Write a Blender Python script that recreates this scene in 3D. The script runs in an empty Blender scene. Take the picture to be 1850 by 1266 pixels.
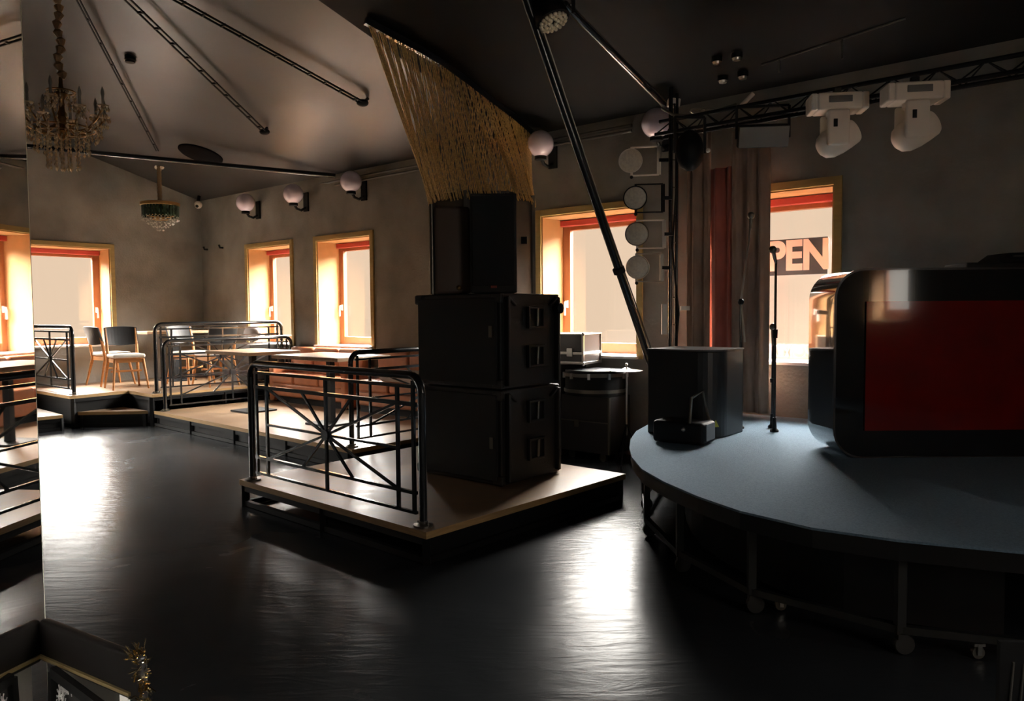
import bpy, math, random
from mathutils import Vector, Matrix
random.seed(7)
PI = math.pi
scn = bpy.context.scene
COL = scn.collection

# ------------------------------------------------------------------ camera
EYE = 1.6
F, PITCH, ROLL = 1382.4, 0.050595, -0.008047
cam = bpy.data.cameras.new('camera')
cam_o = bpy.data.objects.new('camera', cam)
COL.objects.link(cam_o)
cam.sensor_fit = 'HORIZONTAL'; cam.sensor_width = 36.0
cam.lens = F / 1850 * 36.0
cam.clip_start = 0.02
cr, sr, cp, sp = math.cos(ROLL), math.sin(ROLL), math.cos(PITCH), math.sin(PITCH)
X = Vector((cr, sr*sp, sr*cp)); Y = Vector((-sr, cr*sp, cr*cp)); Zb = Vector((0, -cp, sp))
m = Matrix((X, Y, Zb)).transposed().to_4x4(); m.translation = Vector((0, 0, EYE))
cam_o.matrix_world = m
scn.camera = cam_o

# ------------------------------------------------------------------ view + world
scn.view_settings.view_transform = 'Standard'
scn.view_settings.look = 'None'
scn.view_settings.gamma = 1.0
scn.view_settings.exposure = 0.0
SKY_HIGH = (1.0, 0.96, 0.90)
SKY_POWER = 110.0
world = bpy.data.worlds.new('daylight'); scn.world = world
world.use_nodes = True
nt = world.node_tree; nt.nodes.clear()
tc = nt.nodes.new('ShaderNodeTexCoord'); sx = nt.nodes.new('ShaderNodeSeparateXYZ')
nt.links.new(tc.outputs['Generated'], sx.inputs[0])
rmp = nt.nodes.new('ShaderNodeValToRGB')
rmp.color_ramp.elements[0].position = 0.195; rmp.color_ramp.elements[0].color = (0, 0, 0, 1)
rmp.color_ramp.elements[1].position = 0.30; rmp.color_ramp.elements[1].color = (1, 1, 1, 1)
nt.links.new(sx.outputs['Z'], rmp.inputs[0])
b1 = nt.nodes.new('ShaderNodeBackground'); b2 = nt.nodes.new('ShaderNodeBackground')
b1.inputs[0].default_value = (0.91, 0.68, 0.495, 1); b1.inputs[1].default_value = 1.0
b2.inputs[0].default_value = SKY_HIGH + (1,); b2.inputs[1].default_value = SKY_POWER
mx = nt.nodes.new('ShaderNodeMixShader'); wo = nt.nodes.new('ShaderNodeOutputWorld')
nt.links.new(rmp.outputs[0], mx.inputs[0]); nt.links.new(b1.outputs[0], mx.inputs[1])
nt.links.new(b2.outputs[0], mx.inputs[2])
# invented yard behind and right of the camera: even fill light for the rig
yd = nt.nodes.new('ShaderNodeVectorMath'); yd.operation = 'DOT_PRODUCT'; yd.inputs[1].default_value = (.224, -.975, 0)
nt.links.new(tc.outputs['Generated'], yd.inputs[0])
ym = nt.nodes.new('ShaderNodeMapRange'); ym.inputs[1].default_value = .5; ym.inputs[2].default_value = .65
nt.links.new(yd.outputs['Value'], ym.inputs[0])
b3 = nt.nodes.new('ShaderNodeBackground'); b3.inputs[0].default_value = (1, .93, .84, 1); b3.inputs[1].default_value = 3.4
m2 = nt.nodes.new('ShaderNodeMixShader'); nt.links.new(ym.outputs[0], m2.inputs[0]); nt.links.new(mx.outputs[0], m2.inputs[1]); nt.links.new(b3.outputs[0], m2.inputs[2])
nt.links.new(m2.outputs[0], wo.inputs[0])
try:
    world.cycles.sampling_method = 'MANUAL'; world.cycles.sample_map_resolution = 1024
except Exception:
    pass
try:
    scn.cycles.use_denoising = True
    scn.cycles.max_bounces = 10; scn.cycles.diffuse_bounces = 6; scn.cycles.glossy_bounces = 5
    scn.cycles.transparent_max_bounces = 16
    scn.cycles.sample_clamp_indirect = 30.0
    scn.cycles.caustics_refractive = False
except Exception:
    pass

# ------------------------------------------------------------------ frames
TH = 0.7014
NX, NY = math.sin(TH), math.cos(TH)
def W(n, s, z=0.0):
    """n = distance towards the window wall, s = distance along it to the right"""
    return Vector((n*NX + s*NY, n*NY - s*NX, z))
WR = -TH                                   # z rotation of the wall frame
CORNER = Vector((-5.82, 14.47, 0))
CN = 1.5; CZ = 3.72 + .285*(7.3-CN)
def ceil_z(n):
    return CZ if n < CN else CZ + (3.72-CZ)/(7.3-CN)*(n-CN)
def px_dir(x, y):
    u = (x-925)/F; v = -(y-633)/F
    return X*u + Y*v - Zb
def px_at(x, y, depth):
    d = px_dir(x, y); p = d*(depth/d.y); p.z += EYE; return p
def px_ceil(x, y, off=0.0):
    d = px_dir(x, y); t = 0.5
    for i in range(4000):
        p = d*t
        if p.z + EYE > ceil_z(p.x*NX+p.y*NY) - off: break
        t += 0.005
    p.z += EYE; return p

# ------------------------------------------------------------------ materials
MATS = {}
def mat(name, col, rough=0.5, metal=0.0, spec=0.5, noise=0.0, nscale=8.0, bump=0.0, bscale=40.0, rvar=0.0,
        stretch=(1, 1, 1), alpha=None, coat=0.0, col2=None, emit=None, trans=0.0, sheen=0.0):
    if name in MATS: return MATS[name]
    m = bpy.data.materials.new(name); m.use_nodes = True
    nt = m.node_tree; b = nt.nodes['Principled BSDF']
    b.inputs['Base Color'].default_value = tuple(col) + (1,)
    b.inputs['Roughness'].default_value = rough; b.inputs['Metallic'].default_value = metal
    b.inputs['Specular IOR Level'].default_value = spec
    if coat: b.inputs['Coat Weight'].default_value = coat; b.inputs['Coat Roughness'].default_value = 0.03
    if trans: b.inputs['Transmission Weight'].default_value = trans
    if sheen: b.inputs['Sheen Weight'].default_value = sheen
    if alpha is not None: b.inputs['Alpha'].default_value = alpha
    if emit:
        b.inputs['Emission Color'].default_value = tuple(emit[:3]) + (1,); b.inputs['Emission Strength'].default_value = emit[3]
    tc = nt.nodes.new('ShaderNodeTexCoord'); mp = nt.nodes.new('ShaderNodeMapping'); mp.inputs['Scale'].default_value = stretch
    nt.links.new(tc.outputs['Object'], mp.inputs[0])
    if noise or rvar or col2:
        no = nt.nodes.new('ShaderNodeTexNoise'); no.inputs['Scale'].default_value = nscale; no.inputs['Detail'].default_value = 6
        nt.links.new(mp.outputs[0], no.inputs['Vector'])
        mr = nt.nodes.new('ShaderNodeMapRange'); mr.inputs[1].default_value = 0.3; mr.inputs[2].default_value = 0.7
        nt.links.new(no.outputs[0], mr.inputs[0])
        c = nt.nodes.new('ShaderNodeMix'); c.data_type = 'RGBA'
        c.inputs[6].default_value = tuple(x*(1-noise) for x in col) + (1,)
        c.inputs[7].default_value = (tuple(col2) if col2 else tuple(min(1, x*(1+noise)) for x in col)) + (1,)
        nt.links.new(mr.outputs[0], c.inputs[0]); nt.links.new(c.outputs[2], b.inputs['Base Color'])
        if rvar:
            r = nt.nodes.new('ShaderNodeMapRange'); r.inputs[1].default_value = 0.3; r.inputs[2].default_value = 0.7
            r.inputs[3].default_value = rough-rvar; r.inputs[4].default_value = rough+rvar
            nt.links.new(no.outputs[0], r.inputs[0]); nt.links.new(r.outputs[0], b.inputs['Roughness'])
    if bump:
        n2 = nt.nodes.new('ShaderNodeTexNoise'); n2.inputs['Scale'].default_value = bscale; n2.inputs['Detail'].default_value = 5
        nt.links.new(mp.outputs[0], n2.inputs['Vector'])
        bp = nt.nodes.new('ShaderNodeBump'); bp.inputs['Strength'].default_value = bump; bp.inputs['Distance'].default_value = 0.02
        nt.links.new(n2.outputs[0], bp.inputs['Height']); nt.links.new(bp.outputs[0], b.inputs['Normal'])
    MATS[name] = m; return m

PLASTER = mat('grey_plaster', (0.26, 0.245, 0.215), 0.8, noise=0.28, nscale=1.6, bump=0.25, bscale=30)
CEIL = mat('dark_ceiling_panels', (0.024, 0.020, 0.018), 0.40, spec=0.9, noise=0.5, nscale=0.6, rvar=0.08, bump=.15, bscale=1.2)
def floor_mat():
    m = bpy.data.materials.new('dark_stage_floor'); m.use_nodes = True; nt = m.node_tree; nt.nodes.clear()
    o = nt.nodes.new('ShaderNodeOutputMaterial'); mx = nt.nodes.new('ShaderNodeMixShader')
    d = nt.nodes.new('ShaderNodeBsdfDiffuse'); g = nt.nodes.new('ShaderNodeBsdfGlossy'); fr = nt.nodes.new('ShaderNodeFresnel')
    fr.inputs[0].default_value = 1.115
    tc = nt.nodes.new('ShaderNodeTexCoord'); no = nt.nodes.new('ShaderNodeTexNoise'); no.inputs['Scale'].default_value = 1.3; no.inputs['Detail'].default_value = 8
    no.inputs['Distortion'].default_value = 1.2
    nt.links.new(tc.outputs['Object'], no.inputs['Vector'])
    c = nt.nodes.new('ShaderNodeMix'); c.data_type = 'RGBA'; c.inputs[6].default_value = (.018, .020, .023, 1); c.inputs[7].default_value = (.032, .034, .037, 1)
    nt.links.new(no.outputs[0], c.inputs[0]); nt.links.new(c.outputs[2], d.inputs[0])
    r = nt.nodes.new('ShaderNodeMapRange'); r.inputs[3].default_value = .19; r.inputs[4].default_value = .32
    nt.links.new(no.outputs[0], r.inputs[0]); nt.links.new(r.outputs[0], g.inputs[1])
    mp = nt.nodes.new('ShaderNodeMapping'); mp.inputs['Scale'].default_value = (1.2, 5, 1); mp.inputs['Rotation'].default_value = (0, 0, .25)
    n2 = nt.nodes.new('ShaderNodeTexNoise'); n2.inputs['Scale'].default_value = 2.2; n2.inputs['Detail'].default_value = 9; n2.inputs['Distortion'].default_value = 1.6
    nt.links.new(tc.outputs['Object'], mp.inputs[0]); nt.links.new(mp.outputs[0], n2.inputs['Vector'])
    bp = nt.nodes.new('ShaderNodeBump'); bp.inputs['Strength'].default_value = .16; bp.inputs['Distance'].default_value = .02
    nt.links.new(n2.outputs[0], bp.inputs['Height'])
    for q in (d, g): nt.links.new(bp.outputs[0], q.inputs['Normal'])
    nt.links.new(fr.outputs[0], mx.inputs[0]); nt.links.new(d.outputs[0], mx.inputs[1]); nt.links.new(g.outputs[0], mx.inputs[2]); nt.links.new(mx.outputs[0], o.inputs[0])
    return m
FLOOR = floor_mat()
WOOD = mat('varnished_pale_boards', (0.31, 0.20, 0.12), 0.36, noise=0.22, nscale=3, stretch=(1, 9, 1), bump=0.05, bscale=20, rvar=0.08)
WOOD_EDGE = mat('ply_edge', (0.50, 0.31, 0.13), 0.6, noise=0.15, nscale=6, stretch=(1, 1, 12))
TABLE = mat('table_wood', (0.45, 0.29, 0.17), 0.4, noise=0.15, nscale=3, stretch=(9, 1, 1))
CHAIRWOOD = mat('chair_wood', (0.50, 0.22, 0.07), 0.45, noise=0.15, nscale=5, stretch=(1, 1, 6))
BLK = mat('black_paint', (0.008, 0.008, 0.0085), 0.6, spec=0.25)
BLKMET = mat('black_steel_tube', (0.02, 0.022, 0.024), 0.22, spec=0.8, coat=0.6)
GLOSSBLK = mat('gloss_black_lacquer', (0.008, 0.008, 0.009), 0.08, spec=0.8, coat=1.0)
GLOSSRED = mat('gloss_red_lacquer', (0.17, 0.007, 0.006), 0.10, spec=0.6, coat=1.0)
CARPET = mat('carpet_skylight_blue', (0.165, 0.25, 0.335), 0.95, noise=0.18, nscale=90, bump=0.5, bscale=260)  # blue of the cool window light is put into the carpet colour
LEATHER = mat('tan_leather', (0.52, 0.20, 0.095), 0.42, noise=0.15, nscale=6, bump=0.1, bscale=60)
REVEAL = mat('orange_painted_reveal', (0.47, 0.245, 0.095), 0.7, noise=0.05)
CASING = mat('ochre_wood_casing', (0.42, 0.29, 0.10), 0.5, noise=0.12, nscale=4, stretch=(1, 1, 6))
SASH = mat('orange_brown_sash', (0.30, 0.10, 0.035), 0.45, noise=0.1, nscale=5)
REDTRIM = mat('red_blind_cassette', (0.42, 0.05, 0.04), 0.5)
SILL = mat('white_sill', (0.75, 0.70, 0.64), 0.4)
WHITE = mat('white_plastic', (0.88, 0.80, 0.70), 0.4)
OPAL = mat('opal_glass', (0.76, 0.67, 0.77), 0.12, spec=0.6, coat=0.6)
SUBBLK = mat('speaker_black_texture', (0.013, 0.012, 0.011), 0.55, bump=0.3, bscale=220)
GRILLE = mat('speaker_grille_cloth', (0.012, 0.012, 0.012), 0.7, bump=0.4, bscale=500)
CHROME = mat('brushed_chrome', (0.6, 0.58, 0.54), 0.28, metal=1.0)
DCHROME = mat('dull_steel', (0.22, 0.2, 0.17), 0.4, metal=0.9)
BRASS = mat('aged_brass', (0.42, 0.24, 0.09), 0.35, metal=0.9)
GOLDCH = mat('gold_bead_chain', (0.90, 0.58, 0.25), 0.5, metal=0.2, noise=0.3, nscale=60)
AMBER = mat('amber_crystal', (1.0, 0.58, 0.24), 0.3, spec=1.0, coat=1.0, noise=0.6, nscale=18, col2=(1.0, .82, .52))
GREENGL = mat('green_glass_prism', (0.025, 0.055, 0.030), 0.06, spec=0.9, coat=1.0)
CLEARCR = mat('clear_crystal', (0.38, 0.36, 0.31), 0.06, spec=0.9, coat=1.0)
CURT_BR = mat('brown_curtain_cloth', (0.38, 0.25, 0.18), 0.85, noise=0.2, nscale=3, sheen=0.3)
CURT_RD = mat('red_curtain_cloth', (0.55, 0.15, 0.10), 0.8, noise=0.2, nscale=3, sheen=0.3)
CASEBLK = mat('flight_case_laminate', (0.05, 0.045, 0.045), 0.4)
LENS = mat('frosted_lamp_lens', (0.92, 0.82, 0.68), 0.3, noise=0.12, nscale=50)
LEDLENS = mat('led_lens', (0.95, 0.88, 0.70), 0.3, metal=.3)
FLOODG = mat('grey_flood_glass', (0.20, 0.20, 0.19), 0.3)
COLGREY = mat('column_grey_metal', (0.10, 0.09, 0.08), 0.35, metal=0.5, noise=0.3, nscale=2, rvar=0.08)
DARKPLATE = mat('black_base_plate', (0.010, 0.010, 0.011), 0.5, spec=.25)
SIGNDK = mat('dark_sign_film', (0.05, 0.06, 0.07), 0.6)
SIGNWH = mat('white_sign_letters', (0.80, 0.64, 0.58), 0.6)
PALELET = mat('pale_sill_letters', (0.62, 0.42, 0.42), 0.6)
YELLOW = mat('yellow_warning_sticker', (0.5, 0.45, 0.05), 0.6)
GREYPAN = mat('grey_panel', (0.09, 0.085, 0.08), 0.6)
PINK = mat('pink_white_print', (0.75, 0.62, 0.62), 0.5, noise=0.7, nscale=40)
TINSEL = mat('gold_tinsel', (0.7, 0.55, 0.3), 0.2, metal=1.0)
WPAD = mat('white_seat_pad', (0.72, 0.68, 0.62), 0.7)
GREYCL = mat('grey_cushion_cloth', (0.42, 0.38, 0.36), 0.9)
CHBACK = mat('black_padded_back', (0.03, 0.03, 0.032), 0.5)

def mirror_mat():
    m = bpy.data.materials.new('mirror_glass'); m.use_nodes = True; b = m.node_tree.nodes['Principled BSDF']
    b.inputs['Base Color'].default_value = (0.8, 0.78, 0.74, 1); b.inputs['Metallic'].default_value = 1; b.inputs['Roughness'].default_value = 0.015
    return m
MIRROR = mirror_mat()
def pane_mat():
    m = bpy.data.materials.new('window_glass'); m.use_nodes = True; nt = m.node_tree; nt.nodes.clear()
    o = nt.nodes.new('ShaderNodeOutputMaterial'); mx = nt.nodes.new('ShaderNodeMixShader')
    t = nt.nodes.new('ShaderNodeBsdfTransparent'); g = nt.nodes.new('ShaderNodeBsdfGlossy')
    t.inputs[0].default_value = (0.98, 0.98, 0.97, 1); g.inputs[1].default_value = 0.02
    mx.inputs[0].default_value = 0.04
    nt.links.new(t.outputs[0], mx.inputs[1]); nt.links.new(g.outputs[0], mx.inputs[2]); nt.links.new(mx.outputs[0], o.inputs[0])
    return m
GLASS = pane_mat()

# ------------------------------------------------------------------ mesh building
class MB:
    def __init__(self): self.v = []; self.f = []; self.sm = []
    def add(self, vs, fs, smooth=False):
        o = len(self.v); self.v += [tuple(v) for v in vs]
        for f in fs: self.f.append(tuple(i+o for i in f)); self.sm.append(smooth)
        return self
    def box(self, c, s, M=None, bev=0.0):
        x, y, z = (a/2 for a in s)
        if bev > 0:
            return self.rbox(c, s, bev, M)
        vs = [Vector((i*x, j*y, k*z)) + Vector(c) for i in (-1, 1) for j in (-1, 1) for k in (-1, 1)]
        if M: vs = [M @ v for v in vs]
        return self.add(vs, [(0, 1, 3, 2), (4, 6, 7, 5), (0, 4, 5, 1), (2, 3, 7, 6), (0, 2, 6, 4), (1, 5, 7, 3)])
    def rbox(self, c, s, r, M=None, seg=3):
        """box with rounded edges, as a cube sphere pushed out"""
        n = seg*2+2; idx = {}; vs = []; fs = []
        def key(p): return tuple(round(a, 5) for a in p)
        h = [a/2 for a in s]; r = min(r, min(h)*0.999)
        ts = [-1 + i/seg for i in range(seg+1)] ; ts = [t for t in ts] + [t+1 for t in ts]
        # param list: -1..0 then 0..1 with the flat run between
        def pt(axis, sgn, a, b):
            # a, b: (side, t) with t 0..1 angle fraction from the flat towards the edge
            u = [0, 0, 0]; base = [0, 0, 0]
            ax2 = [i for i in range(3) if i != axis]
            u[axis] = sgn
            for q, (sd, t) in zip(ax2, (a, b)):
                u[q] = sd*math.tan(t*PI/4); base[q] = sd*(h[q]-r)
            base[axis] = sgn*(h[axis]-r)
            u = Vector(u).normalized()
            return Vector(base) + u*r
        prm = [(-1, 1-i/seg) for i in range(seg+1)] + [(1, i/seg) for i in range(seg+1)]
        for axis in range(3):
            for sgn in (-1, 1):
                g = {}
                for i, a in enumerate(prm):
                    for j, b in enumerate(prm):
                        p = pt(axis, sgn, a, b); k = key(p)
                        if k not in idx: idx[k] = len(vs); vs.append(p)
                        g[i, j] = idx[k]
                for i in range(len(prm)-1):
                    for j in range(len(prm)-1):
                        q = (g[i, j], g[i+1, j], g[i+1, j+1], g[i, j+1])
                        flip = (sgn > 0) ^ (axis == 1)
                        if not flip: q = q[::-1]
                        if len(set(q)) == 4: fs.append(q)
        vs = [v + Vector(c) for v in vs]
        if M: vs = [M @ v for v in vs]
        return self.add(vs, fs, True)
    def bar(self, p, q, w, h=None, up=Vector((0, 0, 1))):
        p, q = Vector(p), Vector(q); h = h or w; d = (q-p); L = d.length; d = d/L
        if abs(d.dot(up)) > 0.98: up = Vector((0, 1, 0))
        sx = d.cross(up).normalized(); sy = sx.cross(d).normalized()
        vs = [P + sx*(i*w/2) + sy*(j*h/2) for P in (p, q) for i, j in ((-1, -1), (1, -1), (1, 1), (-1, 1))]
        return self.add(vs, [(3, 2, 1, 0), (4, 5, 6, 7), (0, 1, 5, 4), (1, 2, 6, 5), (2, 3, 7, 6), (3, 0, 4, 7)])
    def tube(self, pts, r, n=10, cap=True, smooth=True):
        pts = [Vector(p) for p in pts]; rs = r if isinstance(r, (list, tuple)) else [r]*len(pts)
        rings = []; up = None
        for i, p in enumerate(pts):
            d = (pts[min(i+1, len(pts)-1)] - pts[max(i-1, 0)]).normalized()
            if up is None:
                up = Vector((0, 0, 1)) if abs(d.z) < 0.9 else Vector((0, 1, 0))
            a = d.cross(up).normalized(); b = a.cross(d).normalized(); up = b
            rings.append([p + (a*math.cos(t*2*PI/n) + b*math.sin(t*2*PI/n))*rs[i] for t in range(n)])
        vs = [v for rg in rings for v in rg]
        fs = [(i*n+j, i*n+(j+1) % n, (i+1)*n+(j+1) % n, (i+1)*n+j) for i in range(len(pts)-1) for j in range(n)]
        self.add(vs, fs, smooth)
        if cap: self.add([v for v in rings[0]] + rings[-1], [tuple(range(n))[::-1], tuple(range(n, 2*n))])
        return self
    def lathe(self, prof, n=24, M=None, smooth=True, sx=1, sy=1):
        vs = []; fs = []
        for r, z in prof:
            for t in range(n): vs.append(Vector((r*math.cos(t*2*PI/n)*sx, r*math.sin(t*2*PI/n)*sy, z)))
        for i in range(len(prof)-1):
            for j in range(n): fs.append((i*n+j, i*n+(j+1) % n, (i+1)*n+(j+1) % n, (i+1)*n+j))
        if prof[0][0] > 1e-4: fs.append(tuple(range(n))[::-1])
        if prof[-1][0] > 1e-4: fs.append(tuple(range((len(prof)-1)*n, len(prof)*n)))
        if M: vs = [M @ v for v in vs]
        return self.add(vs, fs, smooth)
    def sphere(self, c, r, n=20, k=12, s=(1, 1, 1), M=None):
        T = Matrix.Translation(Vector(c)) @ Matrix.Diagonal((s[0], s[1], s[2], 1))
        if M: T = M @ T
        return self.lathe([(max(r*math.sin(PI*i/k), 1e-5), -r*math.cos(PI*i/k)) for i in range(k+1)], n, T)
    def prism(self, poly, z0, z1, M=None, smooth=False):
        n = len(poly); vs = [Vector((p[0], p[1], z)) for z in (z0, z1) for p in poly]
        if M: vs = [M @ v for v in vs]
        return self.add(vs, [tuple(range(n))[::-1], tuple(range(n, 2*n))]).add([], []) if False else self._pr(vs, n, smooth)
    def _pr(self, vs, n, smooth):
        self.add(vs, [tuple(range(n))[::-1], tuple(range(n, 2*n))] + [(i, (i+1) % n, n+(i+1) % n, n+i) for i in range(n)], False)
        return self
    def mesh(self, name, m):
        me = bpy.data.meshes.new(name); me.from_pydata([tuple(v) for v in self.v], [], self.f)
        me.polygons.foreach_set('use_smooth', self.sm)
        if m: me.materials.append(m)
        me.update(); return me

def obj(name, mb, m, parent=None, loc=(0, 0, 0), rot=(0, 0, 0), label=None, bevel=0.0, kind=None, sharp=True):
    me = mb.mesh(name, m)
    o = bpy.data.objects.new(name, me); COL.objects.link(o)
    o.location = loc; o.rotation_euler = rot
    if parent: o.parent = parent
    if label: o['label'] = label
    if kind: o['kind'] = kind
    if any(mb.sm) and sharp:
        try:
            me.set_sharp_from_angle(angle=math.radians(40))
        except Exception:
            pass
    if bevel:
        bv = o.modifiers.new('bevel', 'BEVEL'); bv.width = bevel; bv.segments = 2; bv.limit_method = 'ANGLE'
    return o
def thing(name, label, cat, loc=(0, 0, 0), rz=0.0, group=None):
    o = bpy.data.objects.new(name, None); COL.objects.link(o); o.empty_display_size = 0.1
    o.location = loc; o.rotation_euler = (0, 0, rz); o['label'] = label; o['category'] = cat
    if group: o['group'] = group
    return o
def tag(o, label, cat, group=None, kind=None):
    o['label'] = label; o['category'] = cat
    if group: o['group'] = group
    if kind: o['kind'] = kind
    return o
def structure(o, label=None):
    o['kind'] = 'structure'
    if label: o['label'] = label
    return o
def dup(src, loc, rz=None, label=None, group=None):
    def rec(o, par):
        c = o.copy(); COL.objects.link(c)
        if par is not None: c.parent = par
        for ch in [x for x in bpy.data.objects if x.parent == o and x is not c]: rec(ch, c)
        return c
    r = rec(src, None); r.location = loc
    if rz is not None: r.rotation_euler = (0, 0, rz)
    if label: r['label'] = label
    if group: r['group'] = group
    return r
def text_obj(name, body, size, m, parent, loc, rot, extrude=0.003, bold=0.0, sx=1.0):
    cu = bpy.data.curves.new(name, 'FONT'); cu.body = body; cu.size = size; cu.extrude = extrude; cu.offset = bold
    cu.align_x = 'CENTER'; cu.align_y = 'CENTER'
    t = bpy.data.objects.new(name, cu); COL.objects.link(t)
    dg = bpy.context.evaluated_depsgraph_get(); me = bpy.data.meshes.new_from_object(t.evaluated_get(dg))
    bpy.data.objects.remove(t)
    me.name = name; me.materials.clear(); me.materials.append(m)
    o = bpy.data.objects.new(name, me); COL.objects.link(o); o.parent = parent
    o.location = loc; o.rotation_euler = rot; o.scale = (sx, 1, 1)
    return o

# ------------------------------------------------------------------ room shell
S_R, N_REAR = 2.0, -4.0
S0 = CORNER.x*NY - CORNER.y*NX
LR = WR + PI/2                             # left wall frame: local x = +n, y = outwards
LEFT0 = W(0, S0, 0)
flo = MB()
pts = [W(7.8, S0-.5), W(7.3+.5, S_R+.5), W(N_REAR-.3, S_R+.5), W(N_REAR-.3, S0-.5)]
flo.prism([(p.x, p.y) for p in pts[::-1]], -0.2, 0.0)
structure(obj('floor', flo, FLOOR))
# ceiling: flat over the room, sloping down to the window wall
T = 0.12; S_SPLIT = -6.1
def ceiling_part(sa, sb, m):
    ce = MB()
    for a, b in ((N_REAR-.2, CN), (CN, 7.6)):
        za, zb = (CZ, CZ) if b < 5 else (CZ, ceil_z(7.6))
        q = [W(a, sb, za), W(b, sb, zb), W(b, sa, zb), W(a, sa, za)]
        q2 = [p + Vector((0, 0, T)) for p in q]
        ce.add(q + q2, [(0, 1, 2, 3), (7, 6, 5, 4), (0, 4, 5, 1), (2, 6, 7, 3), (1, 5, 6, 2), (3, 7, 4, 0)])
    structure(obj('ceiling', ce, m))
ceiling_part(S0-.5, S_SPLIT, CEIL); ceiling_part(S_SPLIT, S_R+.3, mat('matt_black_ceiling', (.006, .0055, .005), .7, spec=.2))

def wall(name, loc, rz, x0, x1, ztop, thick, openings):
    """local x along the wall, y outwards, room on the -y side; ztop(x) gives the height"""
    mb = MB(); ops = sorted(openings); xs = [x0]
    for a, b, za, zb in ops: xs += [a, b]
    xs.append(x1)
    def col(a, b, z0, z1f):
        vs = []
        for y in (0, thick):
            vs += [Vector((a, y, z0)), Vector((b, y, z0)), Vector((b, y, z1f(b))), Vector((a, y, z1f(a)))]
        mb.add(vs, [(0, 1, 2, 3), (7, 6, 5, 4), (0, 4, 5, 1), (3, 2, 6, 7), (0, 3, 7, 4), (1, 5, 6, 2)])
    for i in range(0, len(xs), 2): col(xs[i], xs[i+1], -0.1, ztop)
    for a, b, za, zb in ops:
        col(a, b, -0.1, lambda x: za); col(a, b, zb, ztop)
    o = obj(name, mb, PLASTER, loc=loc, rot=(0, 0, rz)); return structure(o)

def window(idx, loc, rz, x0, x1, z0, z1, deep=0.47, sash_w=0.11, handle='left', label=None):
    """x0..x1, z0..z1: outside edges of the casing"""
    r = bpy.data.objects.new('window_%d' % idx, None); COL.objects.link(r)
    r.location = loc; r.rotation_euler = (0, 0, rz); r['kind'] = 'structure'
    if label: r['label'] = label
    c = 0.075
    mb = MB()
    mb.box(((x0+c/2), -.012, (z0+z1)/2), (c, .03, z1-z0)); mb.box(((x1-c/2), -.012, (z0+z1)/2), (c, .03, z1-z0))
    mb.box(((x0+x1)/2, -.012, z1-c/2), (x1-x0-2*c, .03, c))
    obj('casing', mb, CASING, r, bevel=.004)
    a, b, lo, hi = x0+c, x1-c, z0+.02, z1-c
    mb = MB(); t = .015
    mb.box((a+t/2, deep/2, (lo+hi)/2), (t, deep, hi-lo)); mb.box((b-t/2, deep/2, (lo+hi)/2), (t, deep, hi-lo))
    mb.box(((a+b)/2, deep/2, hi-t/2), (b-a-2*t, deep, t))
    obj('reveal', mb, REVEAL, r)
    mb = MB(); mb.box(((a+b)/2, deep/2-.03, lo-.005), (b-a+.06, deep+.1, .03)); obj('sill', mb, SILL, r, bevel=.004)
    mb = MB(); a += t; b -= t; hi2 = hi-t; lo2 = lo+.01
    f = sash_w; y = deep-.03
    mb.box((a+f/2, y, (lo2+hi2)/2), (f, .07, hi2-lo2)); mb.box((b-f/2, y, (lo2+hi2)/2), (f, .07, hi2-lo2))
    mb.box(((a+b)/2, y, lo2+.06), (b-a-2*f, .07, .12)); mb.box(((a+b)/2, y, hi2-.10), (b-a-2*f, .07, .06))
    obj('window_frame', mb, SASH, r, bevel=.006)
    mb = MB(); mb.box(((a+b)/2, y-.045, hi2-.045), (b-a, .09, .075)); obj('blind_cassette', mb, REDTRIM, r, bevel=.01)
    mb = MB(); mb.box(((a+b)/2, y+.01, (lo2+.12+hi2-.13)/2), (b-a-2*f, .008, hi2-lo2-.25)); obj('pane', mb, GLASS, r)
    hx = a+f*.6 if handle == 'left' else b-f*.6; hz = z0+.62
    mb = MB(); mb.box((hx, y-.045, hz), (.035, .02, .09)); mb.tube([(hx, y-.05, hz+.02), (hx, y-.085, hz+.02), (hx, y-.09, hz-.02), (hx, y-.09, hz-.14)], .013, 8)
    obj('handle', mb, SILL, r)
    return r

WZ0, WZ1 = 1.07, 2.81
back_loc = W(7.3, 0, 0)
def opening(x0, x1, z0=WZ0, z1=WZ1): return (x0+.07, x1-.07, z0+.01, z1-.07)
back_w = [(-12.26, -10.82), (-10.25, -8.79), (-5.76, -4.29), (-3.69, -2.22)]
wall('wall_back', back_loc, WR, S0-.3, S_R+.4, lambda x: 3.85, .5, [opening(a, b) for a, b in back_w])
for i, (a, b) in enumerate(back_w):
    window(2+i, back_loc, WR, a, b, WZ0, WZ1, label=['deep orange window behind the handrails', 'deep orange window above the leather bench', 'deep orange window behind the leaning pole', 'window with the OPEN sign beside the curtains'][i])
# left wall, local x = n
LZ0, LZ1 = 1.07, 2.81
lws = [(4.27, 5.71), (1.2, 2.65), (-1.0, .45)]
wall('wall_left', LEFT0, LR, N_REAR-.3, 7.8, lambda x: CZ+.1, .5, [opening(a, b, LZ0, LZ1) for a, b in lws])
window(1, LEFT0, LR, *lws[0], LZ0, LZ1, handle='right', label='wide bright window behind the two leftmost chairs')
window(6, LEFT0, LR, *lws[1], LZ0, LZ1); window(7, LEFT0, LR, *lws[2], LZ0, LZ1)  # unseen windows added to brighten the left of the room
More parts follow.
